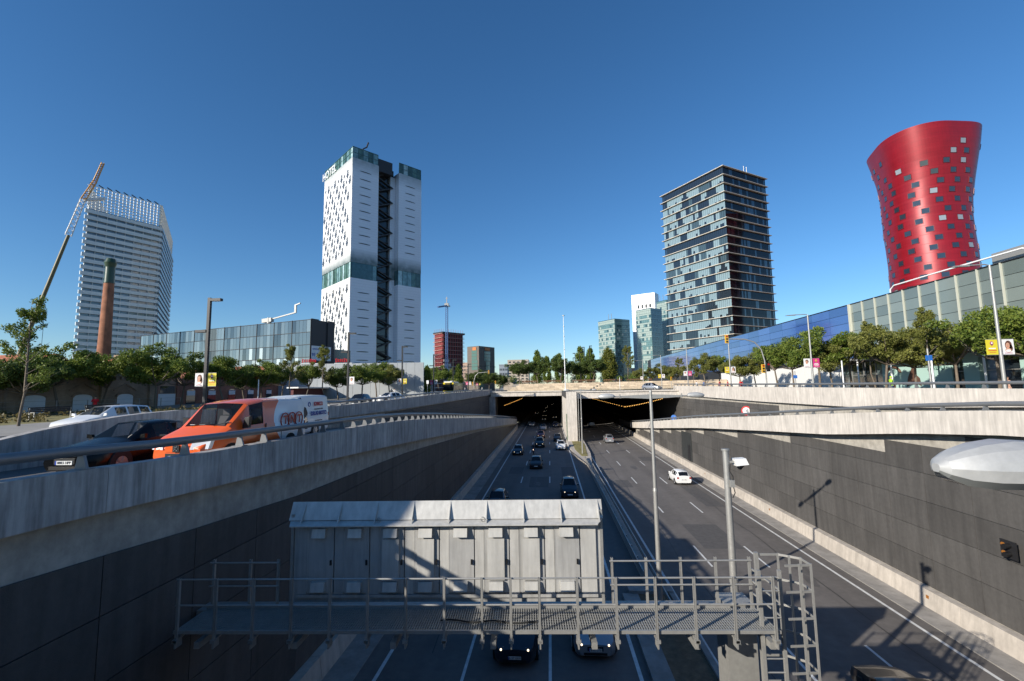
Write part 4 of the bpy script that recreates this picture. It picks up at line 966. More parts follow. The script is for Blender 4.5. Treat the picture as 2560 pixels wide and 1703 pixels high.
# ---------------------------------------------------------------- brick chimney
CH = (-101.75, 96.15)
t = thing('brick_chimney', 'tall tapered red brick chimney with dark green cap', 'chimney', (*CH, 9), world=True)
mb = MB(); mb.cyl((*CH, 8.5), (*CH, 37.6), 1.5, .95, 28); part('shaft', mb, brick_mat('chimney_brick', (.34, .12, .055), (.27, .09, .045), (.25, .16, .11)), t, 60)
K['gcap'] = MAT('green_glazed', (.02, .05, .025), .35, spec=.6, var=.3, vs=1)
mb = MB(); mb.cyl((*CH, 37.0), (*CH, 40.6), 1.0, .94, 28); mb.cyl((*CH, 40.6), (*CH, 41.7), .94, 1.22, 28); mb.cyl((*CH, 41.7), (*CH, 42.7), 1.22, .85, 28); part('cap', mb, K['gcap'], t, 40)
part('ring', MB().cyl((*CH, 36.8), (*CH, 37.05), 1.08, 1.08, 28), K['gcap'], t, 40)

# ---------------------------------------------------------------- distant blocks
def block(name, label, cat, c, ang, wl_, wr_, z1, mat):
    """two visible faces meeting at the near corner c; ang = direction of left face"""
    dl = Vector((math.cos(ang), math.sin(ang), 0)); dr = Vector((dl.y, -dl.x, 0)); 
    t = thing(name, label, cat, (c[0], c[1], 9.7), world=True)
    A = mkface(c, dl); B = mkface(c, dr); mb = MB(); mb.obox((c[0], c[1], 9.5), dl * wl_, dr * wr_, (0, 0, z1 - 9.5)); part('body', mb, mat, t)
    return t, A, B
K['tglA'] = MAT('teal_panel', (.11, .20, .20), .15, spec=.8, coat=.6, var=.2, vs=.2); K['tglB'] = MAT('teal_pale', (.30, .37, .34), .3, spec=.6, coat=.4); K['tglC'] = MAT('teal_deep', (.03, .07, .075), .1, spec=.9, coat=.8)
def teal(label, c, ang, wl_, wr_, z1, seed):
    t, A, B = block('teal_tower', label, 'office tower', c, ang, wl_, wr_, z1, K['tglC']); t['group'] = 'teal glass towers'
    rr = random.Random(seed)
    for fc, w, nm in ((A, wl_, 'left_curtain_wall'), (B, wr_, 'right_curtain_wall')):
        mb = MB(); n = max(3, int(w / 1.5)); nf = int((z1 - 12) / 2.9)
        for k in range(nf):
            z0 = z1 - .3 - 2.9 * (k + 1)
            for j in range(n):
                u = w * j / n; mi = 0 if rr.random() < .45 else 1 if rr.random() < (.75 if fc is A else .25) else 2
                if k == 0: mi = 1 if fc is A else 0
                fc.slab(mb, u + .05, u + w / n - .05, z0, z0 + 1.7, .02, .1, mi)
            fc.slab(mb, 0, w, z0 + 1.8, z0 + 2.7, .02, .22, 0 if fc is B or rr.random() < .3 else 1)
        o = part(nm, mb, [K['tglA'], K['tglB'], K['tglC']], t); o['kind'] = 'stuff'
    mb = MB(); 
    for q in (3, 6): mb.cyl((c[0] + q * math.cos(ang), c[1] + q * math.sin(ang), z1), (c[0] + q * math.cos(ang), c[1] + q * math.sin(ang), z1 + 4), .15, n=5)
    part('antenna', mb, K['galv'], t); return t
teal('nearer left teal glass tower with yellowish top band', (47.37, 326.6), math.radians(125), 17.5, 14.5, 59.2, 1)
teal('teal glass tower left of the dark slab tower', (65.4, 292.8), math.radians(130), 12, 11, 60.5, 2)
teal('tall teal tower partly hidden behind the dark slab tower', (80.5, 312), math.radians(120), 9.5, 9, 69, 3)
t, A, B = block('white_tower', 'small white tower top showing behind teal tower', 'building', (80.5, 345), math.radians(150), 18, 10, 81, K['white'])
for k in range(4): mb = MB(); A.slab(mb, 3 + 3 * k, 4.4 + 3 * k, 70, 72.6, 0, .05); part('window', mb, K['darkg'], t)
# brown office cube
t, A, B = block('brown_office', 'brown office block with stepped green glass and orange signs', 'office building', (-41.3, 266.8), math.radians(150), 9, 15.5, 36.3, MAT('brown_fins', (.13, .11, .095), .7, var=.1, vs=.5, grid=(1.0, 1.45, .3)))
K['grng'] = MAT('green_glass', (.10, .19, .17), .15, spec=.8, coat=.5)
for fc, cells in ((A, ((1.5, 5.5, 28, 34), (1.0, 5.5, 22, 28))), (B, ((5, 11, 27.5, 33.5), (6.5, 10.5, 22, 27.5), (.5, 3, 15.5, 22), (.5, 4.2, 9.7, 15.5), (8, 10, 18, 22)))):
    for (u0, u1, z0, z1) in cells:
        n = max(2, int((z1 - z0) / 1.9))
        for k in range(n): mb = MB(); fc.slab(mb, u0, u1, z0 + (z1 - z0) * k / n + .12, z0 + (z1 - z0) * (k + 1) / n - .12, .02, .12); part('pane', mb, K['grng'], t)
K['orange_sign'] = MAT('orange_sign', (.55, .16, .03), .5)
mb = MB(); A.slab(mb, 2.0, 4.6, 33.8, 35.6, .05, .3); B.slab(mb, 5.6, 10.4, 34.0, 35.6, .05, .3); part('sign_board', mb, K['orange_sign'], t)
mb = MB(); mb.obox((-41.3, 266.8, 24), Vector((math.cos(math.radians(150)), math.sin(math.radians(150)), 0)) * 9.6, Vector((.5, .866, 0)) * 0 + Vector((math.sin(math.radians(150)), -math.cos(math.radians(150)), 0)) * 16.3, (0, 0, .0 + .4)); part('ledge', mb, K['steeld'], t)
# tower under construction wrapped in red scaffold
t, A, B = block('construction_tower', 'unfinished tower wrapped in red scaffolding with white lower floors', 'construction site', (-75.9, 321.2), math.radians(140), 9, 18.0, 52.0, MAT('raw_concrete', (.075, .045, .042), .9))
K['plate_red'] = MAT('red_plate', (.42, .24, .21), .8); K['scaf'] = MAT('red_scaffold', (.36, .07, .07), .6); K['conc_w'] = MAT('white_floor', (.62, .58, .52), .8)
for k in range(14):
    z = 12 + 3.0 * k; mb = MB()
    for fc, w in ((A, 9), (B, 18)): fc.slab(mb, -1.2, w + 1.2, z, z + .35, -.3, 1.2)
    part('floor_plate', mb, K['plate_red'] if k > 5 else K['conc_w'], t)
mb = MB(); mb2 = MB()
for fc, w in ((A, 9), (B, 18)):
    for k in range(int(w / 2.2) + 1): fc.slab(mb, k * 2.2 - .06, k * 2.2 + .06, 10, 54.5, 1.0, 1.12)
    for k in range(14): fc.slab(mb, -.8, w + .8, 13.2 + 3 * k, 13.32 + 3 * k, 1.0, 1.12)
    for k in range(9): fc.slab(mb2, k * 2.2 * w / 18 , k * 2.2 * w / 18 + .5, 27, 51, .1, .3)
o = part('scaffold', mb, K['scaf'], t); o['kind'] = 'stuff'; o = part('net', mb2, K['scaf'], t)
for k in range(7): mb = MB(); B.slab(mb, .3, 15 - 1.7 * k, 12.6 + 3 * k, 14.4 + 3 * k, .1, 1.25); part('white_panel', mb, K['conc_w'], t)
mb = MB(); B.slab(mb, -1.4, 19.4, 51.4, 52.3, -10, 1.6); part('roof_plate', mb, K['steeld'], t)
cr = thing('tower_crane', 'blue tower crane in front of the red scaffolded tower', 'crane', (-72, 317, 9.7), world=True)
K['blue_steel'] = MAT('blue_steel', (.06, .13, .30), .5)
mb = MB()
for dx in (-.7, .7):
    for dy in (-.7, .7): mb.box(-72 + dx - .12, -72 + dx + .12, 317 + dy - .12, 317 + dy + .12, 9.7, 70)
for k in range(40): mb.bar((-72.7, 316.3, 10 + 1.5 * k), (-71.3, 316.3, 11.5 + 1.5 * k), .12); mb.bar((-71.3, 316.3, 10 + 1.5 * k), (-72.7, 316.3, 11.5 + 1.5 * k), .1)
part('mast', mb, K['blue_steel'], cr)
mb = MB(); mb.bar((-72, 317, 70.5), (-75.5, 305, 67.5), 1.0, 1.1); part('jib', mb, K['blue_steel'], cr)
mb = MB(); mb.bar((-72, 317, 70.5), (-71, 322, 71), 1.0, 1.0); mb.box(-73.4, -70.6, 316, 318, 70, 72.2); mb.bar((-72, 317, 72), (-72, 317, 77), .5); mb.bar((-73.2, 317, 75.5), (-71, 317, 76.0), .25); part('cab', mb, K['galv'], cr)
# small far blocks along the horizon
K['far1'] = MAT('far_render', (.42, .36, .30), .9, var=.1, vs=.1, grid=(3.0, 3.0, .35)); K['far2'] = MAT('far_grey', (.34, .33, .33), .9, grid=(3.0, 3.2, .3)); K['far3'] = MAT('far_pink', (.50, .36, .28), .9, grid=(2.5, 3, .35)); K['far4'] = MAT('far_bluegrey', (.24, .28, .33), .8, grid=(2.0, 3, .3))
def far(label, px, dist, w, h_, d, mat, wins=True):
    x = lx(px, dist); t = thing('far_block', label, 'building', (x, dist, 9.7), group='distant buildings', world=True)
    part('wall', MB().box(x - w / 2, x + w / 2, dist, dist + d, 9.5, 9.7 + h_), mat, t); part('parapet', MB().box(x - w / 2 - .2, x + w / 2 + .2, dist - .2, dist + d, 9.7 + h_, 10.3 + h_), mat, t)
    wm_ = MB().box(0, w / 9, -.06, 0, 0, 1.5).mesh('window', K['darkg'])
    if wins:
        for r in range(int(h_ / 3.2)):
            for k in range(5): link('window', wm_, t, (x - w / 2 + w / 18 + k * w / 5, dist, 11 + 3.2 * r))
    return t
far('beige apartment block right of white hotel tower', 1068, 340, 7, 17, 14, K['far2'])
far('cream apartment block left of red scaffolded tower', 1078, 420, 12, 21, 20, K['far1'])
far('cream apartment block with red tiles beside scaffolded tower', 1091, 380, 7, 16, 15, K['far3'])
far('pink apartment block between scaffolded tower and brown office', 1168, 400, 10, 24, 14, K['far3'])
far('grey brown slab between scaffolded tower and brown office', 1178, 370, 6, 20, 14, K['far2'])
far('blue grey block right of the brown office', 1259, 330, 6, 18, 12, K['far4'])
far('long pale office block behind the plaza trees', 1296, 520, 24, 33, 30, K['far1'])
far('low white and red brick block behind plaza trees', 1274, 300, 8, 7.5, 14, K['far1'], False)
far('dark low block between the two teal towers', 1592, 420, 11, 17, 14, K['steeld'], False)
mb = MB(); pts = [(-1500 + 60 * k, 2300, 9 + 70 * math.exp(-((k - 3) / 5.0) ** 2) + 6 * math.sin(k * .9)) for k in range(16)]
mb = MB()
for a, b in zip(pts[:-1], pts[1:]): mb.face((( (a[0]-900), a[1], 0), (b[0]-900, b[1], 0), (b[0]-900, b[1] + 200, b[2]), (a[0]-900, a[1] + 200, a[2])))
struct('hills', mb, MAT('hill_green', (.06, .09, .05), .95, var=.3, vs=.02), 60)

# ---------------------------------------------------------------- long exhibition pavilion on the right
PX = 55.0; PT = 25.1
pv = thing('exhibition_hall', 'long exhibition hall clad in blue and grey green glass panels', 'hall', (PX, 120, 9.9), world=True)
K['pvb'] = [MAT('blue_panel_%d' % i, c, .10, spec=.9, coat=1.0, var=.06, vs=.2) for i, c in enumerate(((.045, .11, .33), (.055, .125, .36), (.035, .09, .27)))]
K['pvg'] = [MAT('grey_panel_%d' % i, c, .12, spec=.8, coat=.8, var=.08, vs=.2) for i, c in enumerate(((.17, .205, .19), (.20, .235, .215), (.13, .16, .15)))]
K['mul'] = MAT('pale_fin', (.48, .48, .40), .5)
part('body', MB().box(PX + .1, PX + 40, 20, 260, 9.5, PT - .1), K['steeld'], pv)
rows = [(PT - 1.62 * (k + 1), PT - 1.62 * k) for k in range(5)] + [(PT - 1.62 * 5 - 1.9, PT - 1.62 * 5)]
pg = [MB().box(-.02, .06, .04, 3.05, .03, 1.59).mesh('panel', m) for m in K['pvg']]; pb = [MB().box(-.02, .06, .04, 6.06, .03, 1.59).mesh('panel', m) for m in K['pvb']]
rr = random.Random(9)
yb = 86.6
for k in range(13):
    y = yb - 3.1 * (k + 1)
    for r in range(5):
        zb = PT - 1.62 * (r + 1)
        if r == 4: 
            link('panel', MB().box(-.02, .05, .04, 3.0, .03, 1.59).mesh('panel', K['gp'][1]), pv, (PX, y, zb)); continue
        link('panel', pg[rr.randrange(3)], pv, (PX, y, zb))
    part('fin', MB().box(PX - .2, PX + .05, y + 3.0, y + 3.16, 17.0, PT + .05), K['mul'], pv)
    part('window_strip', MB().box(PX - .01, PX + .05, y + .2, y + 2.9, 15.2, 16.9), K['gp'][k % 2], pv)
part('fin', MB().box(PX - .4, PX + .05, yb + .02, yb + .3, 16.2, PT + .05), K['mul'], pv)
for k in range(27):
    y = yb + .35 + 6.1 * k
    for r in range(6):
        if r == 5 and k > 20: continue
        link('panel', pb[rr.randrange(3)], pv, (PX, y, PT - 1.62 * (r + 1)))
part('roof_edge', MB().box(PX - .15, PX + 3, 20, 255, PT, PT + .12), K['blackm'], pv)
# ground floor: white wall panels, glass bays, canopy, murals
for k in range(10):
    y = 91 + 6.05 * k; part('white_panel', MB().box(PX - .03, PX + .05, y, y + 6.0, 9.8, 14.6), MAT('white_wall', (.66, .65, .62), .7, var=.04) if k == 0 else bpy.data.materials['white_wall'], pv)
part('canopy', MB().box(PX - 3.2, PX + .1, 40, 90.5, 14.7, 15.05), K['galv'], pv)
for k in range(16):
    y = 42 + 3.05 * k; part('pane', MB().box(PX - .01, PX + .05, y + .06, y + 2.98, 9.9, 14.5), K['gp'][3 if k % 3 else 1], pv); part('mullion', MB().box(PX - .12, PX - .01, y - .06, y + .06, 9.8, 14.6), K['galv'], pv)
part('rail_bar', MB().box(PX - .1, PX - .02, 42, 90, 12.2, 12.3), K['galv'], pv)
for k in range(7): part('canopy_column', MB().cyl((PX - 3, 44 + 7.5 * k, 9.8), (PX - 3, 44 + 7.5 * k, 14.7), .12, n=8), K['white'], pv)
K['mural'] = MAT('mural_mint', (.36, .52, .47), .7); K['muralb'] = MAT('mural_brown', (.11, .055, .035), .7, var=.4, vs=.8)
t = thing('mural_wall', 'mint green mural wall with dark curling shapes by the entrance', 'mural', (PX - .5, 72, 9.9), world=True)
part('wall', MB().box(PX - .55, PX - .35, 66.5, 79.5, 9.8, 13.9), K['mural'], t)
mb = MB(); mb.tube([(PX - .57, 77 - 1.6 * math.cos(a), 11.8 + 1.5 * math.sin(a)) for a in frange(.4, 4.8, 14)], .22, 6); part('curl', mb, K['muralb'], t, 60)
mb = MB()
mb.ext(((PX - .6, 74.6, 10.2), (PX - .6, 74.2, 11.6), (PX - .6, 73.4, 12.9), (PX - .6, 72.8, 13.3), (PX - .6, 72.9, 12.2), (PX - .6, 72.0, 11.5), (PX - .6, 71.8, 10.3), (PX - .6, 73.2, 10.9)), (.03, 0, 0))
part('dark_patch', mb, K['muralb'], t)
mb = MB(); mb.box(PX - .59, PX - .56, 66.7, 67.9, 12.3, 13.2); o = link('lettering', text_mesh('ARDU', 1.1, MAT('mural_green', (.02, .10, .07), .7), .01), t); orient(o, (PX - .58, 69.0, 12.9), (0, -1, 0), (0, 0, 1), t)
for i, y in enumerate((62.5, 55.2)): single('entrance_pier', MB().box(PX - .6, PX - .05, y, y + 2.2, 9.8, 14.6), K['mural'], ['pale green entrance pier left of blue signpost', 'pale green entrance pier right of blue signpost'][i], 'pier')
# roof pipe and plant on the hall
mb = MB(); mb.tube([(PX + 2, 79.5, 24), (PX + 2, 79.5, 26.3), (PX + 2, 78.6, 26.8), (PX + 2, 70, 26.8), (PX + 2, 58, 26.7)], .12, 10); single('roof_pipe', mb, K['white'], 'white handrail pipe along the hall roof edge', 'pipe', smooth=60)
t = thing('roof_plant', 'grey machinery cluster on hall roof at right edge', 'machinery', (PX + 4, 57, 25.2), world=True)
part('duct', MB().box(PX + 3, PX + 6, 58.5, 63, 25.2, 27.4), K['galv'], t)
for k in range(6): part('unit', MB().box(PX + 3 + .1 * k, PX + 5, 55.2 + .6 * k, 55.6 + .6 * k, 25.2, 29.6 - .3 * (k % 3)), K['white'] if k % 2 else K['galv'], t)
# ================================================================== trees
def leaf_mesh(name, mat, seed, fn_clumps, nleaf, ls, spread):
    """fn_clumps: list of (centre, radius); quads scattered in every clump"""
    r = np.random.default_rng(seed); V = []; n = 0
    for (c, rad) in fn_clumps:
        k = max(4, int(nleaf * rad ** 2)); d = r.normal(size=(k, 3)); d /= np.linalg.norm(d, axis=1)[:, None]
        p = np.array(c) + d * rad * (r.random((k, 1)) ** .45) * np.array(spread)
        a = r.normal(size=(k, 3)); a /= np.linalg.norm(a, axis=1)[:, None]; b = np.cross(a, r.normal(size=(k, 3))); b /= np.linalg.norm(b, axis=1)[:, None]
        s = ls * r.uniform(.6, 1.4, (k, 1)); a = a * s; b = b * s * .5
        V.append(np.stack([p - a, p + b * .9, p + a, p - b * .9], 1).reshape(-1, 3)); n += k
    V = np.concatenate(V); me = bpy.data.meshes.new(name)
    me.vertices.add(len(V)); me.vertices.foreach_set('co', V.ravel()); me.loops.add(len(V)); me.loops.foreach_set('vertex_index', np.arange(len(V)))
    me.polygons.add(n); me.polygons.foreach_set('loop_start', np.arange(n) * 4); me.polygons.foreach_set('loop_total', np.full(n, 4)); me.materials.append(mat); me.update(calc_edges=True); return me
def tree_proto(seed, H, ch, rw, style, mats, nl=90, ls=.17):
    """returns trunk mesh and crown mesh. H total height, ch height where crown begins, rw crown radius"""
    rr = random.Random(seed); tr = MB(); cl = []
    bend = rr.uniform(-.5, .5); top = Vector((bend, rr.uniform(-.3, .3), ch))
    wk = .55 if style == 'sapling' else 1.0; tr.tube([(0, 0, -.2), (bend * .25, .05, ch * .4), tuple(top)], [.16 * H / 7 * wk, .12 * H / 7 * wk, .10 * H / 7 * wk], 8)
    hh = H - ch
    if style == 'round':
        nb = 11
        for k in range(nb):
            a = 2 * PI * k / nb + rr.uniform(-.3, .3); rad = rw * rr.uniform(.35, 1.08); zz = ch + hh * rr.uniform(.18, .9)
            e = Vector((math.cos(a) * rad, math.sin(a) * rad, zz)); m_ = (top + e) / 2 + Vector((0, 0, -.1 * hh))
            tr.tube([tuple(top), tuple(m_), tuple(e)], [.075 * H / 7, .05 * H / 7, .015], 6)
            for q in range(5):
                c = top.lerp(e, rr.uniform(.55, 1.05)) + Vector((rr.uniform(-.5, .5), rr.uniform(-.5, .5), rr.uniform(-.15, .4))) * rw * .35
                cl.append((c, rw * rr.uniform(.12, .28)))
        for q in range(9): a = rr.uniform(0, 2 * PI); q_ = rr.random() ** .5; cl.append((Vector((math.cos(a) * rw * q_ * .8, math.sin(a) * rw * q_ * .8, ch + hh * (.98 - .45 * q_ ** 2) * rr.uniform(.8, 1.0))), rw * rr.uniform(.15, .28)))
        sp = (1, 1, .75)
    elif style == 'sapling':
        tr.tube([tuple(top), (bend, 0, H * .97)], [.09, .015], 6)
        for k in range(26):
            z = ch + hh * rr.random() ** .9; w = rw * (1 - .75 * (z - ch) / hh); a = rr.uniform(0, 2 * PI); e = Vector((bend + math.cos(a) * w, math.sin(a) * w, z + w * .8))
            tr.tube([(bend, 0, z), tuple(e)], [.03, .008], 5)
            for q in range(3): cl.append((Vector((bend, 0, z)).lerp(e, rr.uniform(.4, 1.1)), rr.uniform(.25, .5) * rw * .38))
        sp = (1, 1, 1)
    else:      # columnar poplar / cypress
        tr.tube([tuple(top), (bend, 0, H * .9)], [.1, .03], 6)
        for k in range(60):
            z = ch + hh * rr.random(); f = (z - ch) / hh; w = rw * (.5 + 1.1 * f if f < .35 else .9 * (1 - (f - .35) / .68) ** .8 + .08); a = rr.uniform(0, 2 * PI)
            cl.append((Vector((bend + math.cos(a) * w * .7, math.sin(a) * w * .7, z)), rw * rr.uniform(.25, .42)))
        sp = (1, 1, 1.3)
    cr = leaf_mesh('crown', mats, seed, cl, nl, ls, sp)
    return tr.mesh('trunk', K['trunk'], 60), cr
PR = {}
PR['a'] = tree_proto(1, 6.5, 2.6, 3.4, 'round', K['leafA'], 442, 0.122)
PR['b'] = tree_proto(2, 6.2, 2.5, 2.9, 'round', K['leafA'], 476, 0.114)
PR['c'] = tree_proto(3, 6.8, 2.7, 3.0, 'round', K['leafB'], 442, 0.114)
PR['d'] = tree_proto(4, 6.0, 2.2, 3.0, 'round', K['leafC'], 442, 0.122)
PR['e'] = tree_proto(5, 8.8, 2.4, 1.9, 'sapling', K['leafA'], 714, 0.084)
PR['f'] = tree_proto(6, 8.0, 2.0, 2.1, 'sapling', K['leafB'], 714, 0.099)
PR['h'] = tree_proto(11, 6.9, 2.5, 3.2, 'round', K['leafA'], 459, 0.114)
PR['i'] = tree_proto(12, 6.3, 2.2, 3.4, 'round', K['leafB'], 459, 0.114)
PR['j'] = tree_proto(13, 6.6, 2.8, 2.8, 'round', K['leafA'], 476, 0.114)
PR['p'] = tree_proto(7, 11, 1.5, 2.3, 'col', K['leafA'], 260, .20)
PR['q'] = tree_proto(8, 10, 1.2, 3.0, 'col', K['leafD'], 220, .20)
PR['g'] = tree_proto(9, 6.4, 2.3, 3.3, 'round', K['leafB'], 510, 0.106)
def tree(kind, x, y, z, s, label, group, rz=None, sz=None):
    t = thing('cypress_tree' if kind == 'p' and 0 else 'tree', label, 'tree', (x, y, z), rz if rz is not None else random.uniform(0, 6.28), group)
    s = s * {'trees along the left pavement': 1.15, 'plaza trees above the tunnel': 1.25}.get(group, 1.27); t.scale = (s, s, sz or s)
    link('trunk', PR[kind][0], t); link('crown', PR[kind][1], t); return t
# left side
GL = 'trees along the left pavement'
tree('e', -33.9, 26.8, 9.05, .80, 'tall sparse sapling at the far left picture edge', GL, .5)
tree('d', lx(60, 40) , 40, 9.0, .88, 'dark leafy tree behind the leftmost sapling', GL)
tree('a', lx(150, 44), 44, 9.0, 1.0, 'broad spreading tree in front of the brick factory', GL, 1.2)
tree('b', lx(255, 50), 50, 9.0, .96, 'tree before factory doors left of the red shirted person', GL)
tree('h', lx(392, 50.5), 50.5, 9.05, 1.02, 'rounded green tree before the small pink facade', GL, 2.5)
tree('j', lx(455, 56), 56, 9.1, .9, 'tree half hidden behind the nearest black lamp post', GL)
tree('b', lx(560, 58), 58, 9.2, .93, 'green tree right of the nearest black lamp post', GL, 3)
tree('d', lx(612, 64), 64, 9.3, .84, 'dark tree before the tiled workshop roof', GL)
tree('h', lx(655, 66), 66, 9.3, .85, 'tree above the cab of the orange van', GL, 1)
tree('j', lx(705, 70), 70, 9.4, .80, 'tree above the rear of the orange van', GL)
tree('f', lx(728, 66), 66, 9.4, .9, 'thin young tree among trees above the vans', GL)
tree('b', lx(765, 74), 74, 9.4, .85, 'tree above the white van roof', GL)
tree('f', lx(812, 72), 72, 9.4, .93, 'pale thin tree before the grey podium wall', GL)
tree('d', lx(846, 78), 78, 9.4, .9, 'dark tree left of second black lamp post', GL)
tree('a', lx(905, 80), 80, 9.5, .85, 'tree right of second black lamp post', GL)
tree('j', lx(942, 88), 88, 9.5, .95, 'tree before the ring signs at tower foot', GL)
tree('c', lx(975, 84), 84, 9.5, .8, 'olive tree under the ring signs', GL)
tree('d', lx(1022, 100), 100, 9.6, .95, 'dark tree right of third black lamp post', GL)
tree('d', lx(1045, 112), 112, 9.6, .95, 'dark tree at the base of the hotel corner', GL)
tree('p', lx(1068, 112), 112, 9.6, .55, 'dark slim cypress near the pink street banners', GL)
tree('a', lx(1098, 132), 132, 9.7, 1.1, 'broad tree behind the bus', GL)
tree('p', lx(1146, 128), 128, 9.7, .62, 'dark slim cypress right of the bus', GL)
tree('d', lx(1190, 160), 160, 9.7, 1.15, 'dark tree before the brown office left', GL)
tree('d', lx(1222, 170), 170, 9.7, 1.1, 'dark tree before the brown office right', GL)
tree('d', lx(1248, 185), 185, 9.7, 1.1, 'dark distant tree at the street end', GL)
tree('p', lx(1130, 175), 175, 9.7, .7, 'cypress before the scaffolded tower', GL)
# plaza
GP = 'plaza trees above the tunnel'
for i, (k, px, y, s, lab) in enumerate((
    ('d', 1300, 158, 1.12, 'leftmost round plaza tree'), ('d', 1345, 158, 1.22, 'second round plaza tree from the left'), ('d', 1402, 155, 1.28, 'dense plaza tree just left of the mast'),
    ('d', 1431, 170, 1.1, 'dark plaza tree right behind the mast'), ('p', 1345, 190, .98, 'slim poplar above the second plaza tree'), ('p', 1368, 200, .85, 'small poplar in the plaza gap left of mast'),
    ('p', 1400, 215, 1.0, 'poplar directly left of the mast top'), ('p', 1453, 200, 1.12, 'poplar among the dark plaza lamp posts'), ('p', 1475, 210, 1.0, 'broad poplar right of the plaza lamps'), ('p', 1478, 182, .97, 'tallest poplar in the plaza group'),
    ('d', 1484, 158, 1.25, 'round plaza tree before the tallest poplar'), ('q', 1522, 172, .98, 'big yellow green tree left of teal tower'), ('f', 1570, 165, 1.25, 'sparse tree in front of the teal tower'), ('d', 1455, 160, 1.05, 'low plaza tree between benches'))):
    tree(k, lx(px, y), y, 12.2, s, lab, GP)
# right side
GR = 'trees along the right pavement'
for i, (k, px, y, s, lab) in enumerate((
    ('a', 2590, 44, .92, 'big tree cut by the right picture edge'), ('h', 2500, 50, .96, 'big dark tree behind the yellow and portrait banners'), ('g', 2395, 46, 1.0, 'olive tree right of the blue signpost'), ('f', 2340, 48, 1.0, 'thin young tree before the grey glass bays'),
    ('i', 2290, 52, .98, 'olive tree above the mural wall right'), ('c', 2215, 56, .92, 'olive tree above the mural wall left'), ('f', 2190, 58, 1.0, 'thin pale tree before the hall at colour change'), ('j', 2130, 62, 1.02, 'green tree right of the pink banner'),
    ('g', 2080, 60, .88, 'olive young tree beside the pink banner'), ('a', 1985, 66, 1.05, 'dark tree left of the pink banner'), ('h', 2050, 75, 1.1, 'green tree behind the portrait and pink banners'), ('b', 1945, 70, 1.08, 'dense dark green tree before the white hall wall'),
    ('c', 1890, 74, .9, 'olive tree under the curved signal arm'), ('i', 1850, 80, .92, 'olive tree right of the yellow banner post'), ('j', 1800, 86, 1.05, 'olive tree left of the yellow banner'), ('c', 1765, 92, 1.05, 'olive tree between two right lamp posts'),
    ('f', 1735, 96, .9, 'sparse tree beside the fourth right lamp post'), ('g', 1690, 108, 1.0, 'olive tree beside the far orange signal'), ('c', 1655, 118, 1.05, 'olive tree by the far yellow banner'), ('f', 1625, 128, 1.0, 'far sparse tree at the end of right pavement'), ('c', 1605, 140, 1.0, 'farthest olive tree on right pavement'), ('f', 1700, 118, 1.1, 'reddish sparse tree before the blue glass'))):
    y = 43.0 / (lx(px, 1.0)) * (1 + .06 * ((i * 7) % 5 - 2) / 2); tree(k, lx(px, y), y, rstreet(y) + .14, s * (.85 if k == 'f' else 1), lab, GR)
# dry grass tufts in the verge
r = np.random.default_rng(4); cl = [((x, y, 9.2), .5) for x, y in zip(r.uniform(-53, -38, 60), r.uniform(26, 50, 60))]
o = link('dry_weeds', leaf_mesh('dry_weeds', foliage('weed_leaves', (.12, .10, .04), (.25, .20, .08)), 5, cl, 260, .14, (1, 1, 1.1))); tag(o, 'dry weeds growing along the factory verge', 'weeds', kind='stuff')
cl = [((x, y, .35), .18) for x, y in zip(r.uniform(4.3, 6.0, 30), r.uniform(73, 91, 30))]
o = link('median_weeds', leaf_mesh('median_weeds', bpy.data.materials['weed_leaves'], 6, cl, 700, .06, (1, 1, 1))); tag(o, 'dry weeds on the median bed', 'weeds', kind='stuff')

# far green belt behind the plaza: reads as one mass
cl = [((x, y, z), rd) for x, y, z, rd in zip(r.uniform(-30, 120, 170), r.uniform(262, 300, 170), r.uniform(11, 17.5, 170), r.uniform(1.2, 2.6, 170))]
o = link('distant_trees', leaf_mesh('distant_trees', K['leafA'], 8, cl, 40, .32, (1.2, 1, .9))); tag(o, 'distant green tree belt behind the plaza', 'trees', kind='stuff')
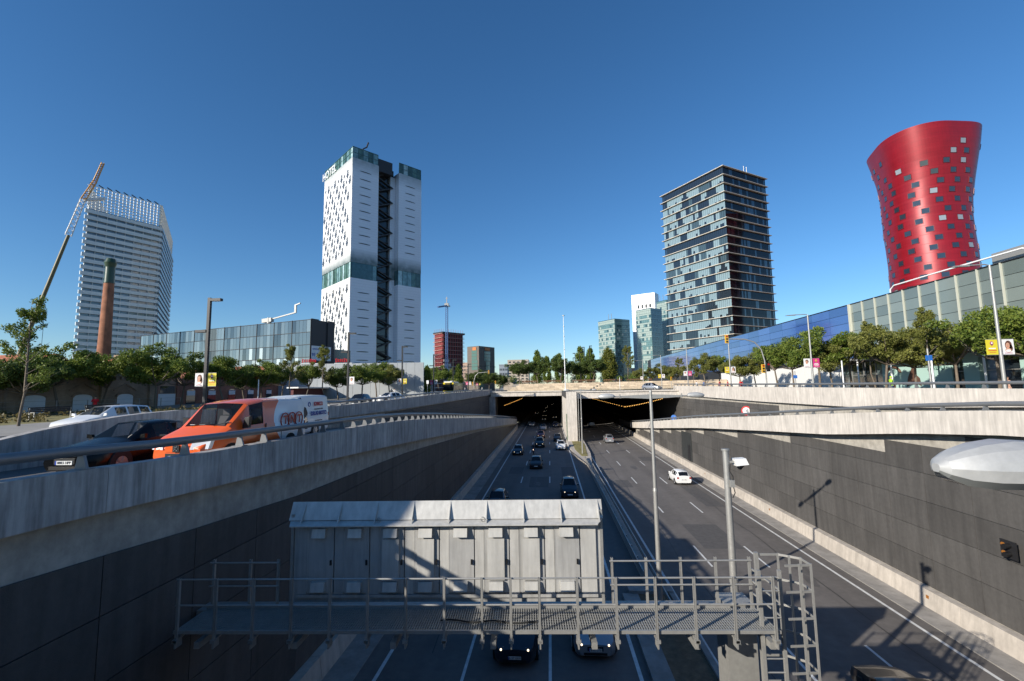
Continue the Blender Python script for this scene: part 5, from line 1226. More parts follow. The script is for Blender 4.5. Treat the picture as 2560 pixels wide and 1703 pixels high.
# ================================================================== vehicles
NR = 9
def ring_pts(st):
    y, hs, hm, hb, hr, zb, zm, zt, zr = st
    return [(0, zb), (hs * .88, zb), (hs, zb + .10), (hm, zm), (hb * 1.0, zt - .05), (hb * .975, zt), (hr, zr - .07 if zr - zt > .15 else zr - .015), (hr * .86, zr), (0, zr + .03)]
PAINT = {}
def paint(name, c, metal=.3, rough=.28):
    if name not in PAINT: PAINT[name] = MAT('paint_' + name, c, rough, metal=metal, spec=.5, coat=.5)
    return PAINT[name]
def car(name, label, cat, sts, glass, paintm, wb, wr=.31, lit=False, plate=True, rear_detail=True, group=None, detail=True, mirror_y=None, grille=(.34, .56), hlz=None, roofmat=None, plate_txt=None, glassm=None):
    """sts: stations from nose (y=0) to tail; glass: dict of interval -> 'wind','side','rear'"""
    t = thing(name, label, cat, (0, 0, 0), group=group)
    parts = {}
    body = MB(); g = {}
    R = []
    for s_ in sts:
        P_ = ring_pts(s_); full = [(x, s_[0], z) for x, z in P_] + [(-x, s_[0], z) for x, z in reversed(P_[1:-1])]
        R.append(full)
    n = len(R[0])
    ids = [[body.vert(p) for p in rg] for rg in R]
    for i in range(len(R) - 1):
        kind = glass.get(i)
        for j in range(n):
            k = (j + 1) % n; q = (ids[i][j], ids[i][k], ids[i + 1][k], ids[i + 1][j])
            jj = j if j < NR - 1 else n - 1 - j      # interval index on the half ring
            pr = None
            if kind == 'wind' and jj == NR - 2: pr = 'windscreen'
            elif kind == 'rear' and jj == NR - 2: pr = 'rear_window'
            elif kind in ('side', 'wind', 'rear') and jj == 5: pr = ('side_window', 'L' if j >= NR - 1 else 'R', i) if kind == 'side' else None
            if pr:
                g.setdefault(pr, []).append([R[a][b] for a, b in ((i, j), (i, k), (i + 1, k), (i + 1, j))])
            else: body.idx(q)
    body.idx(ids[0][::-1]); body.idx(ids[-1])
    part('body', body, paintm, t, 38)
    for key, qs in g.items():
        m = MB()
        for q in qs: m.face(q)
        me = m.mesh('glass', glassm or K['cglass'])
        bm2 = bmesh.new(); bm2.from_mesh(me); bmesh.ops.remove_doubles(bm2, verts=bm2.verts, dist=1e-4); bm2.to_mesh(me); bm2.free()
        me.polygons.foreach_set('use_smooth', [True] * len(me.polygons))
        link(key if isinstance(key, str) else key[0], me, t)
    L = sts[-1][0]; hw = max(s_[2] for s_ in sts)
    # wheels
    ty = MB(); ty.tube([(-.105, 0, 0), (-.10, 0, 0), (.10, 0, 0), (.105, 0, 0)], [wr - .05, wr, wr, wr - .05], 20); tyre = ty.mesh('tyre', K['rubber'], 40)
    rm = MB(); rm.cyl((.0, 0, 0), (.112, 0, 0), wr * .64, wr * .62, 16); 
    for a in range(5): c, s_ = math.cos(a * 2 * PI / 5), math.sin(a * 2 * PI / 5); rm.bar((.115, 0, 0), (.115, c * wr * .6, s_ * wr * .6), .03, .05)
    rim = rm.mesh('rim', K['rim'])
    ar = MB(); ar.cyl((-.3, 0, 0), (.0, 0, 0), wr + .055, n=20); arch_ = ar.mesh('wheel_arch', K['rubber'])
    for yw in wb:
        for sgn in (-1, 1):
            w = bpy.data.objects.new('wheel', tyre); COL.objects.link(w); w.parent = t; w.location = (sgn * (hw - .10), yw, wr); w.rotation_euler = (0, 0, 0 if sgn > 0 else PI)
            link('rim', rim, w); a_ = link('wheel_arch', arch_, t, (sgn * (hw + .004), yw, wr + .02)); a_.rotation_euler = (0, 0, 0 if sgn > 0 else PI)
    hz_ = hlz or sts[1][7] - .07
    nose = sts[0]; n1 = sts[1]; hx = n1[3]
    hm_ = K['hl_on'] if lit else K['hl']
    for sgn in (-1, 1):
        m = MB(); m.ext(((sgn * hx * .52, n1[0] - .12, hz_ - .07), (sgn * hx * .99, n1[0] + .0, hz_ - .06), (sgn * hx * 1.01, n1[0] + .10, hz_ + .06), (sgn * hx * .60, n1[0] - .07, hz_ + .05)), (0, .16, .0)); hl = part('headlight', m, K['hl'], t)
        if lit: part('lamp_bulb', MB().cyl((sgn * hx * .72, n1[0] - .13, hz_ - .01), (sgn * hx * .72, n1[0] - .16, hz_ - .01), .04, n=10), K['hl_on'], hl)
        e = sts[-2]; m = MB(); m.box(sgn * e[3] * .74, sgn * e[3] * 1.0, L - .10, L - .0 + .015, e[7] - .26, e[7] - .08); part('taillight', m, K['tl'], t)
        if mirror_y is not None:
            bz = [s_ for s_ in sts if s_[0] <= mirror_y][-1]; m = MB(); xx = bz[3]
            m.ext(((sgn * (xx - .02), mirror_y, bz[7] + .03), (sgn * (xx + .17), mirror_y - .01, bz[7] + .05), (sgn * (xx + .17), mirror_y - .01, bz[7] + .18), (sgn * (xx + .02), mirror_y, bz[7] + .16)), (0, .09, 0)); part('mirror', m, paintm if detail else K['black'], t)
    part('grille', MB().box(-hx * .42, hx * .42, nose[0] - .015, nose[0] + .1, grille[0] + .06, grille[1]), K['black'], t)
    part('lower_intake', MB().box(-hx * .62, hx * .62, nose[0] - .012, nose[0] + .1, nose[5] + .02, nose[5] + .11), K['black'], t)
    if plate:
        for yy, sg, zz in ((nose[0] - .03, -1, .44), (L + .006, 1, .62 if L < 4.4 else .55)):
            pl = part('number_plate', MB().box(-.26, .26, yy, yy + .02, zz - .055, zz + .055), K['plate'], t)
            part('plate_band', MB().box(-.26 if sg < 0 else .22, -.22 if sg < 0 else .26, yy - .004 if sg < 0 else yy + .02, yy if sg < 0 else yy + .024, zz - .055, zz + .055), K['pblue'], pl)
            if plate_txt:
                o = link('lettering', text_mesh(plate_txt, .105, K['ink'], .002), pl); o.rotation_euler = (PI / 2, 0, 0 if sg < 0 else PI); o.location = (.02 * -sg, yy - .005 if sg < 0 else yy + .025, zz)
    for yc in (wb[0] + .75, (wb[0] + wb[1]) / 2 + .55):      # door handles
        for sgn in (-1, 1): part('door_handle', MB().box(sgn * (hw - .02), sgn * (hw + .02), yc, yc + .16, sts[4][7] - .16, sts[4][7] - .12), paintm, t)
    return t
# (y, half sill, half mid, half belt, half roof, z bottom, z mid, z belt, z roof)
HATCH = [(0, .60, .64, .60, .50, .24, .42, .58, .60), (.14, .76, .78, .72, .62, .20, .48, .68, .70), (.55, .82, .85, .78, .66, .18, .52, .80, .83), (1.05, .83, .87, .80, .66, .18, .54, .90, .95), (1.15, .83, .87, .80, .68, .18, .54, .92, .99),
         (1.85, .83, .88, .81, .60, .18, .55, .94, 1.43), (1.93, .83, .88, .81, .60, .18, .55, .945, 1.44), (2.45, .83, .88, .81, .61, .18, .55, .955, 1.48), (2.55, .83, .88, .81, .61, .18, .55, .957, 1.48), (3.2, .83, .87, .80, .60, .18, .55, .97, 1.44), (3.3, .83, .87, .80, .59, .18, .55, .975, 1.43), (3.55, .82, .86, .79, .57, .2, .55, .98, 1.36), (3.98, .78, .82, .76, .58, .24, .55, .98, 1.02), (4.08, .74, .78, .72, .60, .28, .52, .92, .95)]
HG = {4: 'wind', 6: 'side', 8: 'side', 11: 'rear', 10: 'side'}
def stretch(sts, ky=1, kx=1, kz=1, dz=0): return [(a * ky, b * kx, c * kx, d * kx, e * kx, f + dz * .5, g * kz + dz * .5, h * kz + dz, i * kz + dz) for a, b, c, d, e, f, g, h, i in sts]
SEDAN = [(0, .62, .66, .62, .52, .22, .42, .60, .62), (.16, .80, .82, .76, .64, .18, .48, .70, .72), (.65, .85, .88, .80, .68, .17, .52, .82, .85), (1.2, .86, .89, .82, .68, .17, .54, .90, .95), (1.32, .86, .89, .82, .68, .17, .54, .92, .99), (2.05, .86, .90, .82, .60, .17, .55, .94, 1.40), (2.13, .86, .90, .82, .60, .17, .55, .94, 1.41), (2.75, .86, .90, .82, .61, .17, .55, .95, 1.44), (2.85, .86, .90, .82, .61, .17, .55, .95, 1.44), (3.5, .86, .89, .81, .59, .17, .55, .96, 1.38), (3.6, .86, .89, .81, .58, .17, .55, .96, 1.35), (4.05, .85, .88, .80, .62, .18, .55, .97, 1.05), (4.15, .84, .87, .79, .63, .18, .55, .97, 1.02), (4.5, .80, .83, .74, .62, .24, .52, .94, .97), (4.58, .76, .79, .70, .60, .28, .5, .88, .9)]
SG = {4: 'wind', 6: 'side', 8: 'side', 10: 'rear'}
ESTATE = SEDAN[:9] + [(3.5, .86, .89, .81, .60, .17, .55, .96, 1.43), (3.6, .86, .89, .81, .60, .17, .55, .96, 1.43), (4.2, .85, .88, .80, .58, .18, .55, .97, 1.38), (4.3, .84, .87, .79, .57, .18, .55, .97, 1.36), (4.52, .80, .83, .76, .6, .24, .52, .96, 1.0), (4.6, .76, .79, .72, .60, .28, .5, .9, .93)]
EG = {4: 'wind', 6: 'side', 8: 'side', 10: 'side', 12: 'rear'}
SUV = stretch(HATCH, 1.08, 1.04, 1.10, .06)
black = paint('black', (.012, .013, .016), .2); navy = paint('navy', (.015, .022, .05)); silver = paint('silver', (.42, .43, .45), .6); whitep = paint('white', (.75, .75, .74), 0); grey = paint('grey', (.10, .105, .11), .5); redp = paint('red', (.16, .02, .02)); dblue = paint('dark_blue', (.02, .03, .045)); brown = paint('brown_black', (.03, .024, .02), .4)
def cabin(t, yd, yb, hw, zs, zd):
    """dashboard, two seats, wheel and dark bulkhead behind the glass"""
    part('dashboard', MB().box(-hw - .08, hw + .08, yd - .15, yd + .2, zd - .35, zd + .02), K['trim'], t)
    for sgn in (-1, 1):
        m = MB(); m.ext(((sgn * .36 - .24, yb - .25, zs - .1), (sgn * .36 + .24, yb - .25, zs - .1), (sgn * .36 + .2, yb - .08, zs + .5), (sgn * .36 - .2, yb - .08, zs + .5)), (0, .12, 0)); m.box(sgn * .36 - .12, sgn * .36 + .12, yb - .06, yb + .04, zs + .53, zs + .72); part('seat', m, K['trim'] if sgn > 0 else MAT('seat_grey', (.16, .16, .17), .8), t)
    part('steering_wheel', MB().tube([(.36 + .19 * math.cos(a), yd + .28 + .06 * math.sin(a), zd - .02 + .16 * math.sin(a)) for a in frange(0, 2 * PI, 14)], .016, 5), K['black'], t, 60)
    part('bulkhead', MB().box(-hw - .1, hw + .1, yb + .1, yb + .13, zs - .3, zs + .72), K['black'], t)
deepblack = MAT('paint_deep_black', (.004, .0045, .0055), .22, spec=.22)
def mk(kind, label, cat, x, y, z, col, away=False, **k):
    sts, gl, wb = {'hatch': (HATCH, HG, (.80, 3.32)), 'sedan': (SEDAN, SG, (.85, 3.62)), 'estate': (ESTATE, EG, (.85, 3.65)), 'suv': (SUV, HG, (.86, 3.60)), 'mini': (stretch(HATCH, 1.0, .98, 1.12), HG, (.8, 3.32))}[kind]
    nm = {'hatch': 'hatchback_car', 'sedan': 'saloon_car', 'estate': 'estate_car', 'suv': 'off_road_car', 'mini': 'compact_van'}[kind]
    t = car(nm, label, cat, sts, gl, col, wb, wr=.36 if kind == 'suv' else .31, mirror_y=1.35 if kind != 'sedan' else 1.5, **k)
    t.location = (x, y, z)
    if away: t.rotation_euler = (0, 0, PI)
    return t
G1 = 'cars on the shaded left carriageway'
mk('suv', 'black off-road car passing under the gantry', 'car', -1.64, 19.05, 0, dblue, lit=True, group=G1, plate_txt='6127 GKM')
mk('sedan', 'silver saloon car passing under the gantry', 'car', 1.58, 19.75, 0, silver, lit=True, group=G1, plate_txt='8062 GYB')
mk('mini', 'dark blue car with lit headlamps above right end of sign cabinet', 'car', 1.75, 46.6, 0, dblue, lit=True, group=G1)
mk('hatch', 'dark car roof peeking over the sign cabinet', 'car', -5.1, 41.6, 0, dblue, group=G1)
mk('hatch', 'black hatchback alone mid carriageway behind the motorcycle', 'car', -2.12, 63.0, 0, black, group=G1)
mk('hatch', 'dark hatchback with lit lamps beside the left wall', 'car', -5.5, 75.8, 0, dblue, lit=True, group=G1)
mk('suv', 'black off-road car with lit lamps following the motorcycle', 'car', -2.1, 85.2, 0, black, lit=True, group=G1)
mk('hatch', 'white hatchback near the median island', 'car', 1.76, 81.7, 0, whitep, lit=True, group=G1)
mk('hatch', 'black hatchback right behind the white one', 'car', 1.4, 94.6, 0, black, group=G1)
mk('hatch', 'dark red car in middle lane behind off-road car', 'car', -2.2, 101.2, 0, redp, lit=True, group=G1)
mk('hatch', 'silver hatchback in the middle lane near tunnel mouth', 'car', -1.9, 119.3, 0, silver, group=G1)
mk('hatch', 'pale compact car emerging from tunnel in left lane', 'car', -5.37, 132, 0, silver, lit=True, group=G1)
mk('sedan', 'dark car with lit lamps emerging by the pier', 'car', 1.46, 128, 0, navy, lit=True, group=G1)
for i, (x, y) in enumerate(((-2.1, 154), (1.6, 163), (-2.1, 172), (-5.5, 192), (-2.2, 205), (1.5, 220), (-2.1, 240), (-2.0, 262), (1.4, 285))):
    mk('hatch', ['first pair of headlamps inside the tunnel, middle lane', 'headlamps inside the tunnel beside the pier', 'second pair of headlamps in tunnel middle lane', 'headlamps deep in tunnel left lane', 'third pair of headlamps in tunnel middle lane', 'headlamps deep in tunnel right lane', 'fourth pair of headlamps in tunnel middle lane', 'fifth pair of headlamps in tunnel middle lane', 'farthest headlamps in the tunnel right lane'][i], 'car', x, y, 0, black, lit=True, group='cars inside the tunnel', detail=False)
mk('hatch', 'white hatchback driving away in the sunlit lane', 'car', 14.55, 57.0, 0, whitep, away=True, plate_txt='4417 HBN')
mk('mini', 'silver car driving into the right tunnel', 'car', 11.4, 95.2, 0, silver, away=True)
mk('sedan', 'dark car cut by the bottom right picture edge', 'car', 11.45, 19.15, 0, brown, away=True).location = (11.5, 18.9, 0)
bpy.context.view_layer.update()
mk('hatch', 'dark car inside the right tunnel left lane', 'car', 8.0, 128, 0, grey, away=True, detail=False); mk('mini', 'pale van inside the right tunnel', 'car', 11.5, 134, 0, silver, away=True, detail=False)
zf = lfloor
BCAR = mk('sedan', 'black saloon car beside the orange van on the ramp', 'car', -13.75, 12.1, zf(14.5), deepblack, plate_txt='8883 HPP', glassm=K['vglass'])
cabin(BCAR, 1.45, 2.9, .62, .62, .92)
mk('estate', 'silver estate car on the left street behind the dividing wall', 'car', -24.0, 20.8, lstreet(24), whitep, plate_txt=None, glassm=K['vglass'])
mk('sedan', 'white car on the left street near black lamp post', 'car', -22.5, 58.0, lstreet(58), whitep).rotation_euler = (0, 0, -.45)
mk('hatch', 'dark car in front of the white car on left street', 'car', -22.3, 50.2, lstreet(50), dblue)
mk('mini', 'taxi like car parked at the right deck edge', 'car', 23.5, 99.5, 10.0, silver).rotation_euler = (0, 0, .8)

# ---------------------------------------------------------------- vans
def van(name, label, sts, gl, mats, x, y, z, plate_txt):
    t = car(name, label, 'van', sts, gl, mats, (.92, 3.95), wr=.33, mirror_y=None, hlz=.80, plate_txt=plate_txt, glassm=K['vglass'])
    t.location = (x, y, z); return t
VAN0 = [(0, .70, .74, .70, .62, .26, .48, .68, .70), (.14, .86, .88, .82, .72, .22, .52, .84, .87), (.45, .92, .94, .87, .76, .20, .56, .98, 1.02), (.92, .93, .95, .89, .76, .20, .60, 1.12, 1.17), (.98, .93, .95, .89, .78, .20, .60, 1.14, 1.21),
       (1.72, .93, .96, .90, .74, .20, .62, 1.17, 1.84), (1.80, .93, .96, .90, .74, .20, .62, 1.17, 1.86), (2.45, .93, .96, .90, .76, .20, .62, 1.18, 1.94), (2.56, .93, .96, .90, .765, .20, .62, 1.18, 1.95), (3.4, .93, .96, .91, .78, .20, .62, 1.18, 1.96), (4.5, .93, .96, .91, .78, .22, .62, 1.18, 1.95), (4.86, .92, .95, .90, .77, .24, .62, 1.18, 1.93), (4.95, .90, .93, .88, .75, .28, .62, 1.18, 1.88)]
VAN = [(a, b, c, d * 1.03, e * (1.09 if a > 1.5 else 1.02), f, g_, h_, i_) for a, b, c, d, e, f, g_, h_, i_ in VAN0]
VG = {4: 'wind', 6: 'side'}
def tnt_mat():
    m = MAT('courier_paint', (.8, .8, .8), .3, coat=.6); t = m.node_tree; N = t.nodes; L = t.links; b = N['Principled BSDF']
    tc = N.new('ShaderNodeTexCoord'); sep = N.new('ShaderNodeSeparateXYZ'); L.new(tc.outputs['Object'], sep.inputs[0])
    # boundary bows forward at mid height: y > 2.95 + 1.1*(z-1.25)^2
    s1 = N.new('ShaderNodeMath'); s1.operation = 'SUBTRACT'; s1.inputs[1].default_value = 1.25; L.new(sep.outputs['Z'], s1.inputs[0])
    s2 = N.new('ShaderNodeMath'); s2.operation = 'MULTIPLY'; L.new(s1.outputs[0], s2.inputs[0]); L.new(s1.outputs[0], s2.inputs[1])
    s3 = N.new('ShaderNodeMath'); s3.operation = 'MULTIPLY_ADD'; s3.inputs[1].default_value = .75; s3.inputs[2].default_value = 3.02; L.new(s2.outputs[0], s3.inputs[0])
    gt = N.new('ShaderNodeMath'); gt.operation = 'GREATER_THAN'; L.new(sep.outputs['Y'], gt.inputs[0]); L.new(s3.outputs[0], gt.inputs[1])
    mx = N.new('ShaderNodeMix'); mx.data_type = 'RGBA'; mx.inputs[6].default_value = (.78, .115, .012, 1); mx.inputs[7].default_value = (.74, .75, .77, 1); L.new(gt.outputs[0], mx.inputs['Factor']); L.new(mx.outputs[2], b.inputs['Base Color']); return m
K['orange'] = MAT('orange_plain', (.78, .115, .012), .3, coat=.6)
v = van('delivery_van', 'orange and white delivery van with round red letter logo', VAN, VG, tnt_mat(), -10.93, 12.75, zf(15) + .0, '5174 FTV'); v.scale = (1.0, 1.08, 1.07)
cabin(v, 1.25, 2.35, .72, .95, 1.18)
hw = .965
for i, ch in enumerate('TNT'):
    yy = 3.60 + .44 * i; cz = 1.20
    rg = part('logo_ring', MB().tube([(hw - .015, yy + .245 * math.cos(a), cz + .245 * math.sin(a)) for a in frange(0, 2 * PI, 28)], .022, 6), K['signred'] if 0 else MAT('logo_red', (.42, .03, .02), .4) if i == 0 else bpy.data.materials['logo_red'], v, 60)
    o = link('lettering', text_mesh(ch, .40, bpy.data.materials['logo_red'], .006, bold=.012), v); orient(o, (hw + .012, yy, cz), (0, 1, 0), (0, 0, 1))
for sgn in (-1, 1):
    m = MB(); m.ext(((sgn * .90, 1.42, 1.10), (sgn * 1.13, 1.40, 1.12), (sgn * 1.15, 1.40, 1.46), (sgn * .98, 1.42, 1.44)), (0, .12, 0)); part('mirror', m, K['black'], v)
m = MB(); m.box(-.36, .36, -.02, .1, .60, .76); part('upper_grille', m, K['orange'], v); m = MB(); m.box(-.1, .1, -.05, .0, .60, .78); bd = part('badge', m, K['black'], v)
m = MB()  # rearing-lion style badge, abstract strokes
for a, b_2 in (((-.05, -.055, .64), (.0, -.055, .70)), ((.0, -.055, .70), (.05, -.055, .76)), ((-.03, -.055, .74), (.02, -.055, .66)), ((.02, -.055, .66), (.06, -.055, .64))): m.bar(a, b_2, .012, .03)
part('badge_emblem', m, K['chrome'], bd)
for sgn in (-1, 1):
    m = MB(); m.ext(((sgn * .42, -.035, .66), (sgn * .88, .10, .66), (sgn * .91, .16, .88), (sgn * .46, .0, .84)), (0, .14, 0)); part('headlight', m, K['hl'], v)
for sgn, x0 in ((1, -.45), (1, .30)): part('wiper', MB().tube([(x0, .96, 1.23), (x0 + .22, 1.02, 1.28), (x0 + .52, 1.06, 1.32)], .012, 5), K['black'], v, 60)
part('dash_paper', MB().box(-.55, -.05, 1.02, 1.05, 1.255, 1.265), K['white'], v)
part('sliding_door_rail', MB().box(hw - .02, hw + .008, 2.9, 4.7, .98, 1.0), K['blackm'], v)
for yy in (2.52, 3.38): part('door_seam', MB().box(hw - .03, hw + .002, yy, yy + .012, .35, 1.18), K['black'], v)
v2 = van('panel_van', 'white panel van with motorcycle advert behind the orange van', stretch(VAN, 1.10, 1.0, 1.04), VG, whitep, -13.35, 19.5, zf(22) + .08, None); v2.scale = (1, 1, 1.06)
cabin(v2, 1.4, 2.6, .72, .95, 1.2)
hw = .968
K['advblue'] = MAT('advert_blue', (.02, .06, .30), .5); K['advred'] = MAT('advert_red', (.45, .02, .03), .5)
for txt, sz, m_, yy, zz, bo in (('KYMCO', .26, K['advred'], 4.05, 1.60, .012), ('concesionario oficial', .11, K['ink'], 4.0, 1.36, 0), ('DRUG MOTO', .27, K['advblue'], 4.02, 1.14, .012), ('www.drugmoto.com', .09, K['ink'], 4.0, .80, 0), ('HONDA', .12, K['advred'], 3.62, .60, .004), ('YAMAHA', .12, K['ink'], 4.45, .60, .004)):
    o = link('lettering', text_mesh(txt, sz, m_, .004, bold=bo), v2); orient(o, (hw + .016 - max(0, zz - 1.2) * .14, yy + .25, zz), (0, 1, 0), (-.12 if zz > 1.2 else 0, 0, 1))
part('logo_ring', MB().tube([(hw - .08, 3.42 + .1 * math.cos(a), 1.6 + .1 * math.sin(a)) for a in frange(0, 2 * PI, 16)], .02, 6), K['advblue'], v2, 60)
m = MB()   # printed rider on a motorcycle: flat dark silhouette
ox = hw + .006
m.ext(((ox, 2.75, .45), (ox, 3.15, .45), (ox, 3.18, .75), (ox, 3.05, 1.0), (ox, 3.12, 1.2), (ox, 2.95, 1.45), (ox - .02, 2.82, 1.5), (ox, 2.72, 1.2), (ox, 2.78, .9)), (.004, 0, 0)); part('advert_rider', m, K['ink'], v2)
m = MB(); m.ext(((ox + .006, 2.78, .7), (ox + .006, 3.12, .82), (ox + .006, 3.0, 1.02), (ox + .006, 2.8, .95)), (.003, 0, 0)); part('advert_fairing', m, K['chrome'], v2)
part('cargo_window', MB().box(hw - .005, hw + .012, 2.1, 2.38, 1.12, 1.62), K['cglass'], v2)

# ---------------------------------------------------------------- city bus
B = thing('city_bus', 'yellow and dark city bus on the left street', 'bus', (-24.2, 108, lstreet(110)))
K['busy'] = MAT('bus_yellow', (.72, .55, .02), .35, coat=.4); K['busd'] = MAT('bus_dark', (.10, .085, .04), .4, coat=.3)
part('body', MB().box(-1.25, 1.25, .15, 12, .35, 2.95), K['busd'], B); part('roof_pod', MB().box(-1.1, 1.1, .3, 7, 2.95, 3.25), K['white'], B)
part('front_panel', MB().box(-1.25, 1.25, 0, .15, .35, 1.0), K['busy'], B); part('front_cap', MB().box(-1.25, 1.25, .02, .16, 2.55, 2.98), K['busy'], B)
part('windscreen', MB().box(-1.2, 1.2, .04, .15, 1.02, 2.5), K['cglass'], B); part('destination', MB().box(-.8, .8, .0, .05, 2.58, 2.85), K['ink'], B)
for k in range(6): part('side_window', MB().box(1.25, 1.27, .6 + 1.85 * k, 2.3 + 1.85 * k, 1.3, 2.5), K['cglass'], B)
for y in (2.4, 9): part('wheel', MB().cyl((1.0, y, .48), (1.27, y, .48), .48, n=16), K['rubber'], B)
for s_ in (-1, 1): part('headlight', MB().box(s_ * .8, s_ * 1.1, -.02, .0, .55, .7), K['hl'], B); part('mirror', MB().box(s_ * 1.3, s_ * 1.45, -.1, .0, 1.8, 2.3), K['black'], B)
# ---------------------------------------------------------------- motorcycle
mc = thing('motorcycle', 'red scooter motorcycle between the cars on left carriageway', 'motorcycle', (-2.95, 76.6, 0))
for y in (.2, 1.5): part('wheel', MB().tube([(0, y + .26 * math.cos(a), .30 + .26 * math.sin(a)) for a in frange(0, 2 * PI, 18)], .055, 6), K['rubber'], mc, 60)
m = MB(); m.ext(((-.13, .15, .55), (-.13, .3, 1.05), (-.13, .45, .95), (-.13, .6, .6), (-.13, 1.5, .75), (-.13, 1.75, .72), (-.13, 1.4, .42), (-.13, .5, .36)), (.26, 0, 0)); part('fairing', m, redp, mc)
part('seat', MB().box(-.13, .13, .75, 1.5, .74, .86), K['black'], mc); part('handlebar', MB().tube([(-.36, .42, 1.05), (0, .34, 1.0), (.36, .42, 1.05)], .02, 6), K['black'], mc, 60)
part('headlight', MB().cyl((0, .14, .82), (0, .08, .82), .06, n=10), K['hl_on'], mc); part('fork', MB().bar((0, .2, .3), (0, .36, 1.0), .06), K['galv'], mc)
# ================================================================== people
def person_mat(name, shirt, pants, skin, hair, zs=(.83, 1.42, 1.60)):
    m = MAT(name, shirt, .8); t = m.node_tree; N = t.nodes; L = t.links; b = N['Principled BSDF']
    tc = N.new('ShaderNodeTexCoord'); sep = N.new('ShaderNodeSeparateXYZ'); L.new(tc.outputs['Object'], sep.inputs[0])
    cr = N.new('ShaderNodeValToRGB'); cr.color_ramp.interpolation = 'CONSTANT'; e = cr.color_ramp.elements
    mp = N.new('ShaderNodeMath'); mp.operation = 'DIVIDE'; mp.inputs[1].default_value = 2.0; L.new(sep.outputs['Z'], mp.inputs[0]); L.new(mp.outputs[0], cr.inputs[0])
    e[0].position = 0; e[0].color = (.02, .02, .02, 1); e[1].position = .045; e[1].color = (*pants, 1)
    for z, c in ((zs[0], shirt), (zs[1], skin), (zs[2], hair)): q = e.new(z / 2); q.color = (*c, 1)
    L.new(cr.outputs[0], b.inputs['Base Color']); return m
def person(label, loc, rz, mat, pose='stand', group=None):
    """joints (x right, y back, z up; faces -y)"""
    J = {'pel': (0, 0, .95, .135), 'chest': (0, 0, 1.25, .16), 'neck': (0, .0, 1.47, .06), 'head': (0, -.02, 1.60, .10), 'crown': (0, -.01, 1.70, .085)}
    E_ = [('pel', 'chest'), ('chest', 'neck'), ('neck', 'head'), ('head', 'crown')]
    for s_, S in ((-1, 'L'), (1, 'R')):
        st = .14 * s_ if pose == 'walk' else 0; arm = -.10 * s_ if pose == 'walk' else 0
        J['sh' + S] = (.19 * s_, 0, 1.40, .07); J['el' + S] = (.25 * s_, arm + .02, 1.12, .05); J['wr' + S] = (.24 * s_, arm - .10, .88, .035); J['ha' + S] = (.24 * s_, arm - .13, .79, .032)
        if pose == 'arms': J['el' + S] = (.27 * s_, -.08, 1.15, .05); J['wr' + S] = (.10 * s_, -.28, 1.22, .035); J['ha' + S] = (.04 * s_, -.30, 1.26, .032)
        J['hip' + S] = (.10 * s_, 0, .90, .10); J['kn' + S] = (.11 * s_, st - .02, .50, .065); J['an' + S] = (.11 * s_, st * 1.7 + .02, .10, .045); J['to' + S] = (.12 * s_, st * 1.7 - .14, .05, .04)
        if pose == 'ride': J['kn' + S] = (.16 * s_, -.40, .85, .07); J['an' + S] = (.15 * s_, -.30, .45, .045); J['to' + S] = (.15 * s_, -.42, .40, .04); J['el' + S] = (.28 * s_, -.25, 1.20, .05); J['wr' + S] = (.30 * s_, -.45, 1.10, .035); J['ha' + S] = (.28 * s_, -.52, 1.10, .03)
        E_ += [('chest', 'sh' + S), ('sh' + S, 'el' + S), ('el' + S, 'wr' + S), ('wr' + S, 'ha' + S), ('pel', 'hip' + S), ('hip' + S, 'kn' + S), ('kn' + S, 'an' + S), ('an' + S, 'to' + S)]
    names = list(J); me = bpy.data.meshes.new('person'); me.from_pydata([J[k][:3] for k in names], [(names.index(a), names.index(b)) for a, b in E_], [])
    me.materials.append(mat); o = bpy.data.objects.new('person', me); COL.objects.link(o); o.location = loc; o.rotation_euler = (0, 0, rz)
    sk = o.modifiers.new('skin', 'SKIN'); sk.use_smooth_shade = True; me.skin_vertices.new() if not me.skin_vertices else None
    for i, k in enumerate(names): me.skin_vertices[0].data[i].radius = (J[k][3], J[k][3] * (.8 if k in ('pel', 'chest') else 1)); me.skin_vertices[0].data[i].use_root = (k == 'pel')
    o.modifiers.new('sub', 'SUBSURF').levels = 1; o.modifiers['sub'].render_levels = 2
    return tag(o, label, 'person', group)
skin = (.42, .24, .16); dk = (.02, .015, .012)
person('person in red shirt standing before the brick factory', (lx(241, 43), 43, lstreet(43) + .14), .6, person_mat('outfit_red', (.55, .01, .02), (.02, .02, .03), skin, dk), 'arms')
person('rider on the red motorcycle wearing dark jacket', (-2.95, 77.55, .02), 0, person_mat('outfit_rider', (.02, .02, .025), (.02, .02, .03), (.1, .1, .11), (.25, .25, .27)), 'ride')
person('person in lime vest beside the right hand rail', (lx(2229, 40.5), 40.5, rstreet(40) + .1), 1.4, person_mat('outfit_lime', (.35, .60, .02), (.015, .03, .08), skin, (.35, .60, .02), (.9, 1.45, 1.58)), 'walk')
person('bare shouldered person with blue bag at right edge', (lx(2520, 33), 33, rstreet(33) - .1), 1.5, person_mat('outfit_skin', (.50, .30, .22), (.02, .03, .06), skin, dk), 'walk')
GPn = 'pedestrians on the far pavements'
